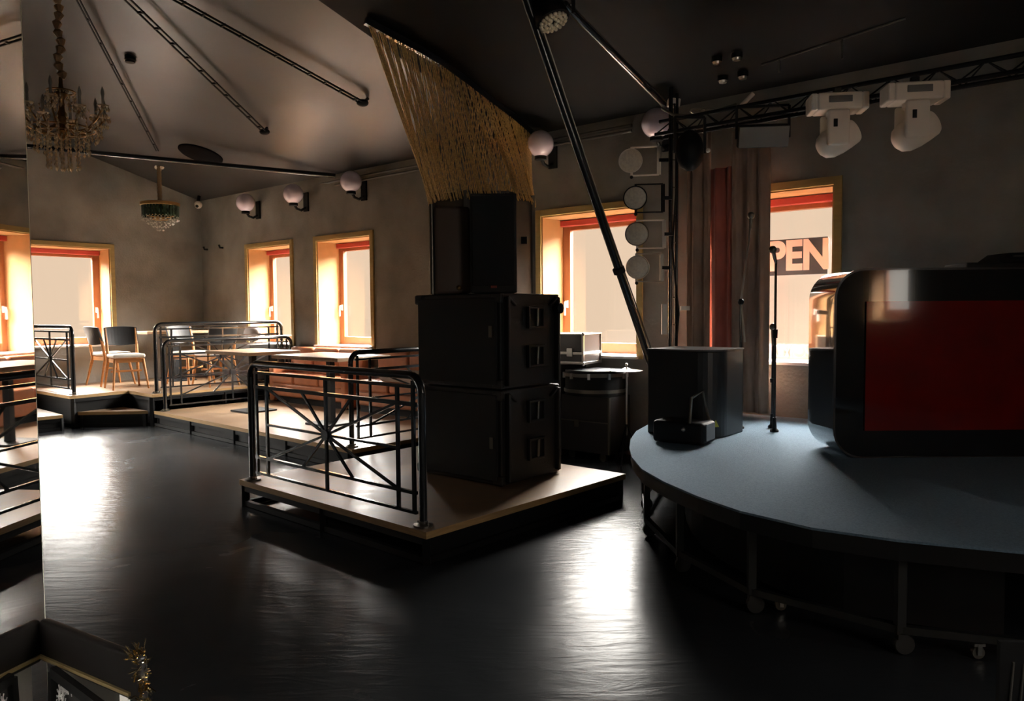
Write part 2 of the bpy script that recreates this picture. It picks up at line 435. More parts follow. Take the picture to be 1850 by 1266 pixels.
# the walls outside the picture
wall('wall_right', W(0, S_R, 0), WR-PI/2, -7.8, 4.3, lambda x: CZ+.1, .4, [(-4.42, -3.98, 1.45, 2.2), (-3.1, -1.5, 1.07, 2.8)])
window(8, W(0, S_R, 0), WR-PI/2, -4.49, -3.91, 1.44, 2.27, deep=.37, sash_w=.03)
window(9, W(0, S_R, 0), WR-PI/2, -3.17, -1.43, 1.06, 2.87, deep=.37)  # unseen window added to throw soft light on the overhead rig
wall('wall_rear', W(N_REAR, 0, 0), WR+PI, -S_R-.4, -S0+.4, lambda x: CZ+.1, .4, [])
# wires of the black pipe run below the ceiling edge of the window wall
mb = MB(); mb.tube([W(7.24, -10.0, 3.60), W(7.24, -4.4, 3.60)], .018, 8); mb.tube([W(7.24, -9.6, 3.54), W(7.24, -4.4, 3.54)], .018, 8)
structure(obj('trim_1', mb, mat('grey_conduit', (.12, .11, .10), .5)), 'grey conduits running along the wall under the ceiling')
mb = MB(); a = W(3.2, S0+.1, 4.2); b_ = W(7.25, -10.95+1.35, 3.68)
mb.tube([a, b_], .035, 10); structure(obj('trim_2', mb, BLKMET), 'long black tie rod across the corner under the ceiling')

# ------------------------------------------------------------------ platforms
PLAT = .22
def deck(name, label, poly, z, legs, fascia=True, group=None, th=.045):
    cx = sum(p.x for p in poly)/len(poly); cy = sum(p.y for p in poly)/len(poly)
    t = thing(name, label, 'platform', (cx, cy, 0), 0, group)
    L = [(p.x-cx, p.y-cy) for p in poly]
    mb = MB(); mb.prism(L, z-th, z); o = obj('deck_board', mb, WOOD, t)
    o.data.materials.append(WOOD_EDGE)
    for pl in o.data.polygons:
        if abs(pl.normal.z) < .5: pl.material_index = 1
    fr = MB(); n = len(L)
    def inset(p): return (p[0]*(1-.05/max(.3, math.hypot(*p))), p[1]*(1-.05/max(.3, math.hypot(*p))))
    Q = [inset(p) for p in L]
    for i in range(n):
        p, q = Q[i], Q[(i+1) % n]
        fr.bar((*p, z-th-.025), (*q, z-th-.025), .04, .05); fr.bar((*p, .025), (*q, .025), .04, .04)
        d = math.hypot(q[0]-p[0], q[1]-p[1]); k = max(1, int(d/1.1))
        for j in range(k):
            u = j/k; fr.bar((p[0]+(q[0]-p[0])*u, p[1]+(q[1]-p[1])*u, .0), (p[0]+(q[0]-p[0])*u, p[1]+(q[1]-p[1])*u, z-th), .05)
    obj('support_frame', fr, BLK, t)
    if fascia:
        fm = MB()
        for i in fascia:
            p, q = Q[i], Q[(i+1) % n]; fm.bar((p[0]*.985, p[1]*.985, (z-th)/2), (q[0]*.985, q[1]*.985, (z-th)/2), .012, z-th-.05)
        obj('fascia', fm, BLK, t)
    return t
fp = [W(3.36, -5.83), W(3.27, -3.48), W(5.53, -3.42), W(5.55, -5.83)]
deck('wooden_platform', 'low wooden platform in front carrying the burst railing and subwoofers', fp, PLAT, 1, fascia=[1])
mp = [W(5.03, -11.05), W(4.82, -6.2), W(7.28, -6.2), W(7.28, -10.93), W(5.05, -10.93)]
deck('wooden_platform', 'middle wooden platform under the benches and tables', mp, PLAT, 1, fascia=[0])
UP = .46
up = [W(4.20, -11.75), W(5.05, -11.85), W(5.0, -10.97), W(7.28, -10.97), W(7.28, S0+.02), W(4.20, S0+.02)]
deck('wooden_platform', 'upper wooden platform under the leftmost window with chairs', up, UP, 1, fascia=[0, 1, 5])
deck('wooden_step', 'low wooden step below the upper platform edge', [W(4.3, -11.75), W(4.98, -11.07), W(4.98, -11.93), W(4.3, -11.86)][::1], PLAT, 1, fascia=[0])
deck('wooden_step', 'pale low wooden step at the far left beside the mirror', [W(3.5, S0+.03), W(3.5, -11.6), W(4.05, -11.6), W(4.16, S0+.03)], PLAT, 1, fascia=[0, 1])

# ------------------------------------------------------------------ handrails
def handrail(label, P0, P1, H=1.0, left_thick=False):
    P0, P1 = Vector(P0), Vector(P1); d = P1-P0; L = math.hypot(d.x, d.y); rz = math.atan2(d.y, d.x)
    t = thing('handrail', label, 'railing', P0, rz, None)
    R = .11; r = .027
    for x0, sg in ((0, 1), (L, -1)):
        po = obj('post', MB().tube([(x0, 0, 0), (x0, 0, H-R-r)], r, 14), BLKMET, t)
        fl = MB().lathe([(.0001, 0), (.065, 0), (.065, .012), (.03, .02), (.03, .035)], 20, Matrix.Translation((x0, 0, 0)))
        fl.lathe([(.0001, .012), (.01, .012), (.01, .03), (.0001, .03)], 8, Matrix.Translation((x0+.045, 0, 0)))
        fl.lathe([(.0001, .012), (.01, .012), (.01, .03), (.0001, .03)], 8, Matrix.Translation((x0-.045, 0, 0)))
        obj('base_flange', fl, DCHROME, po)
    pts = [(0, 0, H-R-r)] + [(R-R*math.cos(a), 0, H-R-r+R*math.sin(a)) for a in [PI/2*i/6 for i in range(1, 7)]]
    pts2 = [(L-p[0], 0, p[2]) for p in pts[::-1]]
    obj('top_rail', MB().tube(pts+pts2, r, 14), BLKMET, t)
    e = .06
    for h, w in ((.90, .022), (.785, .028), (.205, .022), (.075, .02)):
        h *= H
        mb = MB().bar((e, 0, h), (L-e, 0, h), .022, w); obj('horizontal_bar', mb, BLKMET, t)
    for u, lo, hi in ((.04, .075, .94), (.115, .075, .90), (.5, .075, .90), (.885, .075, .90), (.96, .075, .94)):
        obj('vertical_bar', MB().bar((L*u, 0, lo*H), (L*u, 0, hi*H), .024, .02), BLKMET, t)
    c = (L*.5, 0, .485*H)
    for du, hz in ((-.385, .785), (-.15, .785), (.15, .785), (.385, .785), (-.385, .485), (.385, .485), (-.385, .205), (-.15, .205), (.15, .205), (.385, .205)):
        obj('spoke', MB().bar(c, (L*(.5+du), 0, hz*H), .016, .018), BLKMET, t)
    obj('hub', MB().lathe([(.0001, -.02), (.04, -.02), (.04, .02), (.0001, .02)], 14, Matrix.Translation(c) @ Matrix.Rotation(PI/2, 4, 'X')), BLKMET, t)
    return t
handrail('black tubular railing with burst spokes on the front platform', W(3.42, -5.72, PLAT), W(3.36, -3.60, PLAT))
handrail('black burst railing behind the front one, ending at the subwoofer stack', W(4.92, -6.33, PLAT), W(7.1, -6.33, PLAT))
handrail('black burst railing standing on the middle platform near the upper platform edge', W(5.12, -10.83, PLAT), W(7.2, -10.80, PLAT), 1.03)
handrail('black burst railing on the upper platform, the taller looking of the pair', W(5.12, -11.08, UP), W(7.2, -11.06, UP), 1.03)
handrail('black burst railing under the leftmost window beside the mirror', W(4.32, -11.92, UP), W(4.32, -13.65, UP), 1.0)

# ------------------------------------------------------------------ benches, tables, chairs
def bench(label, n0, n1, s0, s1, arms):
    t = thing('leather_bench', label, 'bench', W(n0, s0, PLAT), WR)
    w, dp = s1-s0, n1-n0
    obj('base', MB().box((w/2, dp/2+.03, .05), (w-.04, dp-.08, .1)), BLK, t)
    obj('seat', MB().rbox((w/2, dp*.42, .20), (w-.02, dp*.84, .2), .03), LEATHER, t)
    k = max(1, round(w/.75))
    for i in range(k):
        ww = (w-.06)/k
        obj('seat_cushion', MB().rbox((.03+ww*(i+.5), dp*.42, .37), (ww-.01, dp*.84, .16), .045), LEATHER, t)
        obj('back_cushion', MB().rbox((.03+ww*(i+.5), dp-.10, .64), (ww-.01, .17, .42), .05), LEATHER, t)
    for a in arms:
        obj('armrest', MB().rbox((a*(w-.1)+.05, dp*.5, .30), (.12, dp, .58), .03), LEATHER, t)
    return t
bench('long tan leather bench under the window, left of the dark table leg', 6.72, 7.27, -10.7, -8.78, (0, 1))
bench('shorter tan leather bench in shadow between table leg and subwoofers', 6.72, 7.27, -8.55, -6.5, ())
mb = MB().rbox((0, 0, 0), (.95, .42, .14), .06); o = obj('seat_highlight', mb, GREYCL, None, W(6.90, -7.55, .745), (0, 0, WR)); tag(o, 'pale slab standing in for the bright highlight on the leather bench seat', 'highlight')  # pale slab added for the highlight on the seat cushion

def table(label, loc, rz, L, Wd, H=.86, top=TABLE):
    t = thing('wooden_table', label, 'table', loc, rz)
    obj('tabletop', MB().box((0, 0, H-.02), (L, Wd, .045)), top, t, bevel=.006)
    obj('pedestal', MB().bar((0, 0, .02), (0, 0, H-.05), .075), DARKPLATE, t)
    obj('top_bracket', MB().box((0, 0, H-.055), (.4, .4, .02)), DARKPLATE, t)
    obj('base_plate', MB().box((0, 0, .012), (.46, .46, .024)), DARKPLATE, t, bevel=.004)
    return t
table('wooden table on black pedestal behind the front railing, left one', W(5.9, -9.80, PLAT), WR, 1.15, .8)
table('wooden table in front of the leather bench, right one with dark leg', W(5.80, -7.86, PLAT), WR, 1.35, .8)
table('wooden table in the corner between window wall and leftmost window', W(6.35, -12.95, UP), WR+PI/2, 1.3, .7)

def chair(label, loc, rz):
    """faces local -y... the back stands at +y"""
    t = thing('wooden_chair', label, 'chair', loc, rz, None)
    sh = .50
    for sx in (-1, 1):
        obj('leg', MB().tube([(sx*.25, -.25, 0), (sx*.20, -.17, sh-.04)], [.014, .023], 10), CHAIRWOOD, t)
        obj('leg', MB().tube([(sx*.25, .30, 0), (sx*.21, .20, sh-.06), (sx*.215, .24, .70), (sx*.215, .31, .93)], [.014, .024, .022, .015], 10), CHAIRWOOD, t)
    mb = MB(); mb.bar((-.2, -.17, sh-.06), (.2, -.17, sh-.06), .022, .06); mb.bar((-.2, .2, sh-.06), (.2, .2, sh-.06), .022, .06)
    mb.bar((-.2, -.17, sh-.06), (-.2, .2, sh-.06), .022, .06); mb.bar((.2, -.17, sh-.06), (.2, .2, sh-.06), .022, .06)
    mb.bar((-.22, .01, .27), (.22, .01, .27), .02, .03)
    obj('seat_frame', mb, CHAIRWOOD, t)
    obj('seat', MB().rbox((0, 0, sh+.01), (.46, .44, .06), .029), WPAD, t)
    vs = []; n = 10
    for dy in (0, .035):
        for i in range(n+1):
            u = -1+2*i/n; x = .235*u; y = .21+.05*(1-u*u) + dy
            vs += [Vector((x, y, .66+.02*u*u)), Vector((x*1.02, y+.085, .96-.015*u*u))]
    fs = []; k = 2*(n+1)
    for i in range(n):
        a = 2*i; fs += [(a, a+2, a+3, a+1), (k+a, k+a+1, k+a+3, k+a+2), (a, k+a, k+a+2, a+2), (a+1, a+3, k+a+3, k+a+1)]
    fs += [(0, 1, k+1, k), (k-2, 2*k-2, 2*k-1, k-1)]
    obj('backrest', MB().add(vs, fs, False), CHBACK, t, bevel=.01)
    return t
c0 = chair('wooden chair with black back and white seat, nearest the leftmost railing', W(5.32, -13.07, UP), math.radians(143))
dup(c0, W(5.19, -12.22, UP), math.radians(40), 'wooden chair with black back and white seat, turned, right of the first')
dup(c0, W(6.2, -12.15, UP), math.radians(60), 'wooden chair seen through the rails in front of the corner table')
dup(c0, W(6.25, -11.5, UP), math.radians(230), 'dark chair beside the corner table, behind the railing burst')
mb = MB().sphere((0, 0, 0), .2, 18, 10, (1, .6, .7)); o = obj('cushion', mb, GREYCL, None, W(6.95, -11.52, UP+.81), (0, 0, WR), label=None)
tag(o, 'grey cushion by the window frame behind the railings', 'cushion')
mb = MB().box((0, 0, 0), (.55, .5, .64)); o = obj('storage_box', mb, GREYPAN, None, W(6.98, -11.52, UP+.32), (0, 0, WR), bevel=.01)
tag(o, 'grey box against the wall under the window behind the railings', 'box')

# ------------------------------------------------------------------ subwoofers, column, top speaker
def subwoofer(label, loc, rz, w, d, h, marks):
    """local origin: front right bottom corner; x to -w, y to +d"""
    t = thing('subwoofer', label, 'speaker', loc, rz, 'stacked subwoofers')
    obj('cabinet', MB().box((-w/2, d/2, h/2), (w-.04, d-.02, h-.01)), SUBBLK, t, bevel=.012)
    obj('grille', MB().box((-w/2, .002, h/2), (w-.10, .03, h-.08)), GRILLE, t, bevel=.006)
    for zz in (.045, h-.045):
        for xx in (-.05, -w+.05): obj('corner_guard', MB().box((xx, .018, zz), (.1, .05, .08)), SUBBLK, t, bevel=.015)
    # raised side frame
    mb = MB()
    yz = lambda y, z: Vector((0.004, y, z))
    mb.bar(yz(.07, .03), yz(.07, h-.03), .05, .03); mb.bar(yz(d-.07, .03), yz(d-.07, h-.03), .05, .03)
    mb.bar(yz(.07, h-.03), yz(.17, h-.10), .03, .02); mb.bar(yz(d-.07, h-.03), yz(d-.17, h-.10), .03, .02)
    obj('side_frame', mb, SUBBLK, t, bevel=.008)
    for y, z in ((.43, h*.74), (.43, h*.33)):
        mb = MB()
        for a, b_, c in (((-.095, 0), (.02, .16), 0), ((.095, 0), (.02, .16), 0), ((0, .08), (.21, .02), 0), ((0, -.08), (.21, .02), 0)):
            mb.box((.002, y+a[0], z+a[1]), (.03, b_[0], b_[1]))
        hr = obj('handle_recess', mb, SUBBLK, t, bevel=.004)
        obj('handle_cup', MB().box((-.012, y, z), (.01, .17, .14)), BLK, hr)
        obj('handle', MB().tube([(.0, y+.02, z-.075), (.008, y+.02, z+.075)], .014, 10), DCHROME, hr)
    mb = MB(); mb.box((-.10, -.017, h*marks), (.035, .006, .09)); o = obj('badge', mb, DCHROME, t)
    return t
sub_o = W(4.49, -3.90, PLAT)
subwoofer('lower of the two black subwoofers stacked on the front platform', sub_o, WR, .98, .79, .765, .45)
usub = subwoofer('upper of the two stacked black subwoofers with side handles', sub_o+Vector((0, 0, .766)), WR, .98, .79, .765, .60)
mb = MB().lathe([(.0001, 0), (.035, 0), (.045, .02), (.045, .045), (.03, .055), (.0001, .055)], 16, Matrix.Rotation(PI/2, 4, 'Y'))
obj('round_knob', mb, BLK, usub, (.012, .70, .64))

def octa(r, rot): return [(r*math.cos(rot+PI/4*i), r*math.sin(rot+PI/4*i)) for i in range(8)]
ccx, ccy = -.30, 8.15
col_t = thing('column', 'dark octagonal metal clad column behind the speakers', 'column', (ccx, ccy, 0))
obj('shaft', MB().prism(octa(.55, PI/8+.12), 0, 2.80), COLGREY, col_t, bevel=.01)
obj('socket', MB().box((.43, -.36, 2.32), (.06, .04, .07)), BLK, col_t)
mb = MB()
for a in (0, 1, 2, 3, 4, 5, 6, 7):
    p = octa(.555, PI/8+.12)[a]; mb.bar((p[0], p[1], 0), (p[0], p[1], 2.80), .03)
obj('corner_strip', mb, DCHROME, col_t)
sp_ = W(4.80, -4.24, 1.752)
t = thing('top_speaker', 'tall black loudspeaker standing on the stacked subwoofers', 'speaker', sp_, 0)
obj('cabinet', MB().prism([(-.19, -.2), (.19, -.2), (.15, .2), (-.15, .2)], 0, .80), SUBBLK, t, bevel=.012)
obj('grille', MB().box((0, -.205, .42), (.34, .02, .72)), GRILLE, t, bevel=.006)
obj('badge', MB().box((0, -.218, .05), (.05, .006, .02)), mat('dull_red_badge', (.3, .06, .04), .4), t)
t = thing('speaker_panel', 'brown glossy narrow cabinet beside the tall loudspeaker', 'speaker', sp_+Vector((-.36, .10, 0)), .12)
obj('cabinet', MB().rbox((0, 0, .36), (.30, .28, .72), .03), mat('brown_gloss_cabinet', (.13, .09, .07), .35, coat=.3), t)
obj('knob', MB().sphere((.05, -.145, .05), .022, 12, 8), BRASS, t)
obj('pole', MB().tube([(-.17, -.1, 0), (-.17, -.1, .74)], .02, 10), DCHROME, t)

# gold bead curtain fanned from the ceiling to the column top
tr = [px_ceil(x, y, .05) for x, y in ((660, 37), (705, 62), (750, 86), (795, 112), (840, 145), (885, 180), (925, 210), (960, 240))]
def lerp_path(P, u):
    L = [(P[i+1]-P[i]).length for i in range(len(P)-1)]; tot = sum(L); d = u*tot
    for i, l in enumerate(L):
        if d <= l or i == len(L)-1: return P[i].lerp(P[i+1], min(1, d/l))
        d -= l
bc = thing('bead_curtain', 'gold bead chain curtain fanning from ceiling track to column top', 'curtain', (ccx, ccy, 0))
def rel(p): return Vector(p) - Vector((ccx, ccy, 0))
mb = MB()
for i in range(len(tr)-1): mb.bar(rel(tr[i]), rel(tr[i+1]), .05, .07)
obj('ceiling_track', mb, BLKMET, bc)
mb = MB(); N = 150
for layer in (0, 1):
    for i in range(N if layer == 0 else 60):
        u = (i+random.uniform(-.2, .2))/(N if layer == 0 else 60) + .006*math.sin(i*.9)*(1-layer); u = min(1, max(0, u))
        if layer == 0 and i % 10 in (0, 4) or (i*7) % 23 == 3: continue
        p = lerp_path(tr, u)
        if layer == 0: a = PI*1.12 + PI*.98*u; r = .56
        else: a = PI*1.12 - PI*.9*u; r = .56; p = p + Vector((.05, .12, 0))
        q = Vector((ccx+r*math.cos(a), ccy+r*math.sin(a), 2.72+random.uniform(-.02, .02)))
        k = int((q-p).length/.03); pts = []; rs = []
        jit = random.uniform(-.006, .006)
        for j in range(k+1):
            w = j/k; c = p.lerp(q, w); c.x += jit*math.sin(PI*w); pts.append(rel(c)); rs.append(.0070 if j % 2 else .0045)
        mb.tube(pts, rs, 4, cap=False, smooth=False)
o = obj('bead_strands', mb, GOLDCH, bc, kind='stuff')

# ------------------------------------------------------------------ globe wall lamps
g0 = None
glabels = ['leftmost opal globe wall lamp', 'second opal globe wall lamp from the left', 'third opal globe wall lamp, just left of the gold curtain',
           'opal globe wall lamp just right of the gold curtain', 'rightmost opal globe lamp, above the lamp tree']
for i, s in enumerate((-11.81, -10.42, -8.98, -5.50, -3.99)):
    z = (3.47, 3.47, 3.50, 3.53, 3.52)[i]; loc = W(7.05, s, z)
    if g0 is None:
        g0 = thing('globe_lamp', glabels[0], 'lamp', loc, WR, 'globe wall lamps')
        obj('globe', MB().sphere((0, 0, 0), .155, 28, 18), OPAL, g0)
        obj('bracket', MB().tube([(0, 0, -.15), (0, .06, -.22), (0, .14, -.24), (0, .245, -.18)], .02, 8).lathe([(.0001, -.19), (.07, -.18), (.065, -.13), (.0001, -.13)], 18), BLK, g0)
        obj('wall_plate', MB().box((0, .235, -.10), (.12, .03, .30)), BLK, g0, bevel=.006)
    else: dup(g0, loc, WR, glabels[i])

# ------------------------------------------------------------------ ceiling wire tracks and fixtures
def wire_track(label, pa, pb, gap, nsp, end=True):
    a, b_ = px_ceil(*pa, .10), px_ceil(*pb, .10)
    t = thing('wire_light_track', label, 'cable track', a)
    d = (b_-a).normalized(); s = d.cross(Vector((0, 0, 1))).normalized()*gap/2
    o = -a
    for sg in (-1, 1):
        mb = MB(); mb.tube([a+s*sg+o, b_+s*sg+o], .011, 6); obj('wire', mb, BLK, t)
    for i in range(nsp):
        u = (i+.5)/nsp; p = a.lerp(b_, u)+o
        obj('spacer', MB().bar(p-s*1.2, p+s*1.2, .022), BLK, t)
    if end:
        obj('end_anchor', MB().sphere(b_+o, .055, 14, 8, (1.3, 1, .8)), BLK, t)
        obj('anchor_bracket', MB().bar(b_+o, b_+o+d*.08+Vector((0, 0, .09)), .03), BLK, t)
    return t
wire_track('thin wire track ending at the small green chandelier hook', (120, -40), (284, 272), .03, 9, False)
wire_track('double wire track on the ceiling, the middle one', (205, -25), (478, 238), .06, 11)
wire_track('double wire track on the ceiling, the rightmost one', (275, -25), (655, 186), .07, 12)
p = px_ceil(235, 107, .03)
t = thing('ceiling_downlight', 'small black round downlight between two wire tracks', 'lamp', p)
obj('housing', MB().lathe([(.0001, -.04), (.052, -.04), (.06, .0), (.06, .04)], 20), BLK, t)
obj('ring', MB().lathe([(.058, -.02), (.068, -.02), (.068, -.01), (.058, -.01)], 20), DCHROME, t)
p = px_ceil(362, 279, .02)
mb = MB().lathe([(.0001, -.02), (.30, -.02), (.33, .0), (.33, .03)], 32, Matrix.Rotation(-WR*0, 4, 'Z')); o = obj('ceiling_disc', mb, mat('dark_disc', (.006, .005, .005), 1.0, spec=.05), None, p, (math.radians(-16), 0, WR)); tag(o, 'dark round disc on the sloping ceiling near the corner', 'ceiling panel')
p = CORNER + Vector((.10, -.35, 3.60))
t = thing('security_camera', 'small pale dome camera high in the room corner', 'camera', p)
obj('dome', MB().sphere((0, 0, 0), .07, 18, 12), WHITE, t); obj('lens', MB().sphere((0, -.05, -.03), .03, 12, 8), BLK, t); obj('mount', MB().tube([(0, 0, .05), (0, .05, .16)], .03, 10), BLK, t)
for i, (x, y) in enumerate(((377, 448), (405, 443))):
    p = CORNER  # on the window wall
    s = (-13.55, -13.0)[i]; z = 2.80
    o = obj('wall_hook', MB().tube([(0, 0, 0), (0, -.06, 0), (0, -.08, .05)], .018, 8), BLK, None, W(7.29, s, z), (0, 0, WR))
    tag(o, ('small black hook on the wall nearest the corner', 'small black hook on the wall nearer the window')[i], 'hook')
for i, (x, y) in enumerate(((1295, 112), (1331, 105), (1306, 146), (1342, 139))):
    p = px_ceil(x, y, .05); lab = ['rear left', 'rear right', 'front left', 'front right'][i]
    if i == 0:
        d0 = thing('round_downlight', 'upper left of the four dim reflector lamps on the dark ceiling', 'lamp', p, 0, 'four ceiling downlights')
        obj('reflector', MB().lathe([(.0001, -.03), (.035, -.02), (.045, .01), (.0001, .03)], 18), CHROME, d0); obj('rim', MB().lathe([(.046, .0), (.05, .0), (.05, .045), (.046, .045)], 18), BLK, d0)
    else: dup(d0, p, 0, ['', 'upper right of the four dim reflector lamps on the dark ceiling', 'lower left of the four dim reflector lamps on the dark ceiling', 'lower right of the four dim reflector lamps on the dark ceiling'][i])

# ------------------------------------------------------------------ chandeliers
def crystal(mb, p, r, h): # small faceted drop
    x, y, z = p
    mb.add([(x+r, y, z-h*.55), (x, y+r, z-h*.55), (x-r, y, z-h*.55), (x, y-r, z-h*.55), (x, y, z), (x, y, z-h)],
           [(0, 1, 4), (1, 2, 4), (2, 3, 4), (3, 0, 4), (1, 0, 5), (2, 1, 5), (3, 2, 5), (0, 3, 5)])
c1 = px_at(112, 212, 6.75)
t = thing('crystal_chandelier', 'large amber crystal chandelier on a wrapped chain', 'chandelier', c1)
zt = c1.z
pts = []; rs = []; top = ceil_z(c1.x*NX+c1.y*NY)-.01-zt
for i in range(60):
    u = i/59; z = .33+(top-.33)*u; pts.append((.012*math.sin(z*23)-.075*u*0, .012*math.cos(z*19), z)); rs.append(.018+.012*(i % 3))
obj('chain_sleeve', MB().tube(pts, rs, 8), mat('wrapped_chain', (.38, .22, .10), .5), t)
obj('stem', MB().lathe([(.0001, -.2), (.03, -.18), (.05, -.12), (.02, -.06), (.05, 0), (.025, .06), (.02, .15), (.05, .2), (.02, .25), (.015, .34)], 16), BRASS, t)
crm = MB()
for k in range(10):
    a = 2*PI*k/10; ca, sa = math.cos(a), math.sin(a); R = .33 if k % 2 else .36; hz = .03 if k % 2 else .08
    pp = [(ca*.03, sa*.03, -.05), (ca*.12, sa*.12, -.12), (ca*.22, sa*.22, -.10), (ca*.30, sa*.30, -.02), (ca*R, sa*R, hz)]
    ar = obj('arm', MB().tube(pp, .008, 6), BRASS, t)
    obj('drip_pan', MB().lathe([(.0001, hz), (.045, hz+.012), (.05, hz+.02), (.0001, hz+.015)], 12, Matrix.Translation((ca*R, sa*R, 0))), AMBER, ar)
    obj('candle', MB().lathe([(.0001, hz+.02), (.011, hz+.02), (.011, hz+.10), (.016, hz+.12), (.012, hz+.15), (.0001, hz+.185)], 10, Matrix.Translation((ca*R, sa*R, 0))), CLEARCR, ar)
    for q in range(9):
        b_ = 2*PI*q/9; crystal(crm, (ca*R+.045*math.cos(b_), sa*R+.045*math.sin(b_), hz+.01), .010, .045)
        crystal(crm, (ca*R+.03*math.cos(b_), sa*R+.03*math.sin(b_), hz-.05), .009, .04)
    for q in range(6): # swag between stem top and arm
        u = q/5; crystal(crm, (ca*(.04+(R-.04)*u), sa*(.04+(R-.04)*u), .24-(.24-hz)*u-.08*math.sin(PI*u)), .011, .03)
for ring, cnt, z, ln in ((.28, 24, -.08, 2), (.21, 20, -.12, 4), (.13, 14, -.15, 7), (.06, 7, -.16, 7), (.11, 12, .22, 3), (.30, 26, -.03, 2)):
    for k in range(cnt):
        a = 2*PI*k/cnt + ring*9; rr = ring*(1+random.uniform(-.06, .06))
        for q in range(ln): crystal(crm, (rr*math.cos(a), rr*math.sin(a), z-.036*q), .0095, .036)
        crystal(crm, (rr*math.cos(a), rr*math.sin(a), z-.036*ln), .015, .05)
obj('crystal_drops', crm, AMBER, t, kind='stuff')
for z, R in ((-.10, .26), (-.13, .19), (.22, .11)):
    obj('ring', MB().tube([(R*math.cos(a*PI/12), R*math.sin(a*PI/12), z) for a in range(25)], .007, 6), BRASS, t)

c2 = px_at(290, 392, 12.9)
t = thing('glass_chandelier', 'small green glass chandelier hanging near the far corner', 'chandelier', c2)
zc = ceil_z(c2.x*NX+c2.y*NY)-c2.z
obj('chain_sleeve', MB().tube([(0, 0, .22+(zc-.22)*i/20) for i in range(21)], [.032 if i % 2 else .042 for i in range(21)], 8), mat('tan_wrapped_chain', (.26, .17, .09), .6), t)
obj('ceiling_hook', MB().sphere((-.04, 0, zc-.02), .035, 10, 6).sphere((.05, 0, zc-.02), .035, 10, 6), WHITE, t)
obj('crown_ring', MB().lathe([(.29, .18), (.31, .19), (.31, .23), (.29, .24), (.27, .23), (.27, .19), (.29, .18)], 32), BRASS, t)
mb = MB()
for k in range(3): mb.bar((0, 0, .22), (.29*math.cos(k*2.1), .29*math.sin(k*2.1), .21), .015)
obj('crossbar', mb, BRASS, t)
mb = MB()
for k in range(34):
    a = 2*PI*k/34; mb.box((0, 0, 0), (.034, .012, .18), Matrix.Translation((.285*math.cos(a), .285*math.sin(a), .09)) @ Matrix.Rotation(a+PI/2, 4, 'Z'))
obj('glass_prisms', mb, GREENGL, t, kind='stuff')
mb = MB()
for R, cnt, z in ((.28, 22, -.02), (.20, 16, -.08), (.12, 10, -.13), (.05, 5, -.19)):
    for k in range(cnt): a = 2*PI*k/cnt; crystal(mb, (R*math.cos(a), R*math.sin(a), z+.06), .016, .05); crystal(mb, (R*math.cos(a), R*math.sin(a), z), .020, .05)
obj('crystal_drops', mb, CLEARCR, t, kind='stuff')
for R, z in ((.20, .02), (.12, -.04)): obj('ring', MB().tube([(R*math.cos(a*PI/10), R*math.sin(a*PI/10), z) for a in range(21)], .008, 6), BRASS, t)

# ------------------------------------------------------------------ curved stage
STG = .57
ctrl = [(1.75, 7.75), (1.44, 7.22), (1.24, 6.92), (1.06, 6.52), (.95, 6.12), (.88, 5.73), (.84, 5.36), (.84, 4.94), (.91, 4.57), (1.02, 4.21), (1.16, 3.89), (1.41, 3.57), (1.72, 3.37), (2.2, 3.17), (2.8, 3.02), (3.5, 2.95)]
stage_poly = [Vector((x, y, 0)) for x, y in ctrl] + [W(2.2, S_R-.05), W(7.27, S_R-.05), W(7.27, -3.35)]
t = thing('curved_stage', 'round fronted stage with carpet tinted skylight blue under the booth', 'stage', (3, 5.4, 0))
L = [(p.x-3, p.y-5.4) for p in stage_poly]
obj('carpet', MB().prism(L, STG-.012, STG), CARPET, t)
obj('stage_deck', MB().prism([(x*.995, y*.995) for x, y in L], STG-.10, STG-.012), BLK, t)
fr = MB()
for i in range(2, 16, 2):
    x, y = ctrl[i][0]-3, ctrl[i][1]-5.4; x *= .95; y *= .95
    fr.bar((x, y, .1), (x, y, STG-.1), .04)
    if i < 14:
        x2, y2 = (ctrl[i+2][0]-3)*.95, (ctrl[i+2][1]-5.4)*.95; fr.bar((x, y, .12), (x2, y2, .12), .035)
obj('support_frame', fr, mat('dark_frame_steel', (.012, .012, .011), .5), t)
for i in range(2, 16, 2):
    x, y = (ctrl[i][0]-3)*.95, (ctrl[i][1]-5.4)*.95
    mb = MB().lathe([(.0001, -.015), (.045, -.015), (.05, 0), (.045, .015), (.0001, .015)], 16, Matrix.Translation((x+.02, y, .05)) @ Matrix.Rotation(PI/2, 4, 'X'))
    mb.box((x+.01, y, .09), (.05, .04, .03)); obj('caster', mb, mat('dark_caster', (.025, .024, .022), .4), t)
# back skirt closes the view under the stage
sk = MB()
for i in range(1, 13):
    p, q = ctrl[i], ctrl[i+1]; sk.bar(((p[0]-3)*.80, (p[1]-5.4)*.80, .25), ((q[0]-3)*.80, (q[1]-5.4)*.80, .25), .01, .46)
obj('skirt', sk, BLK, t)

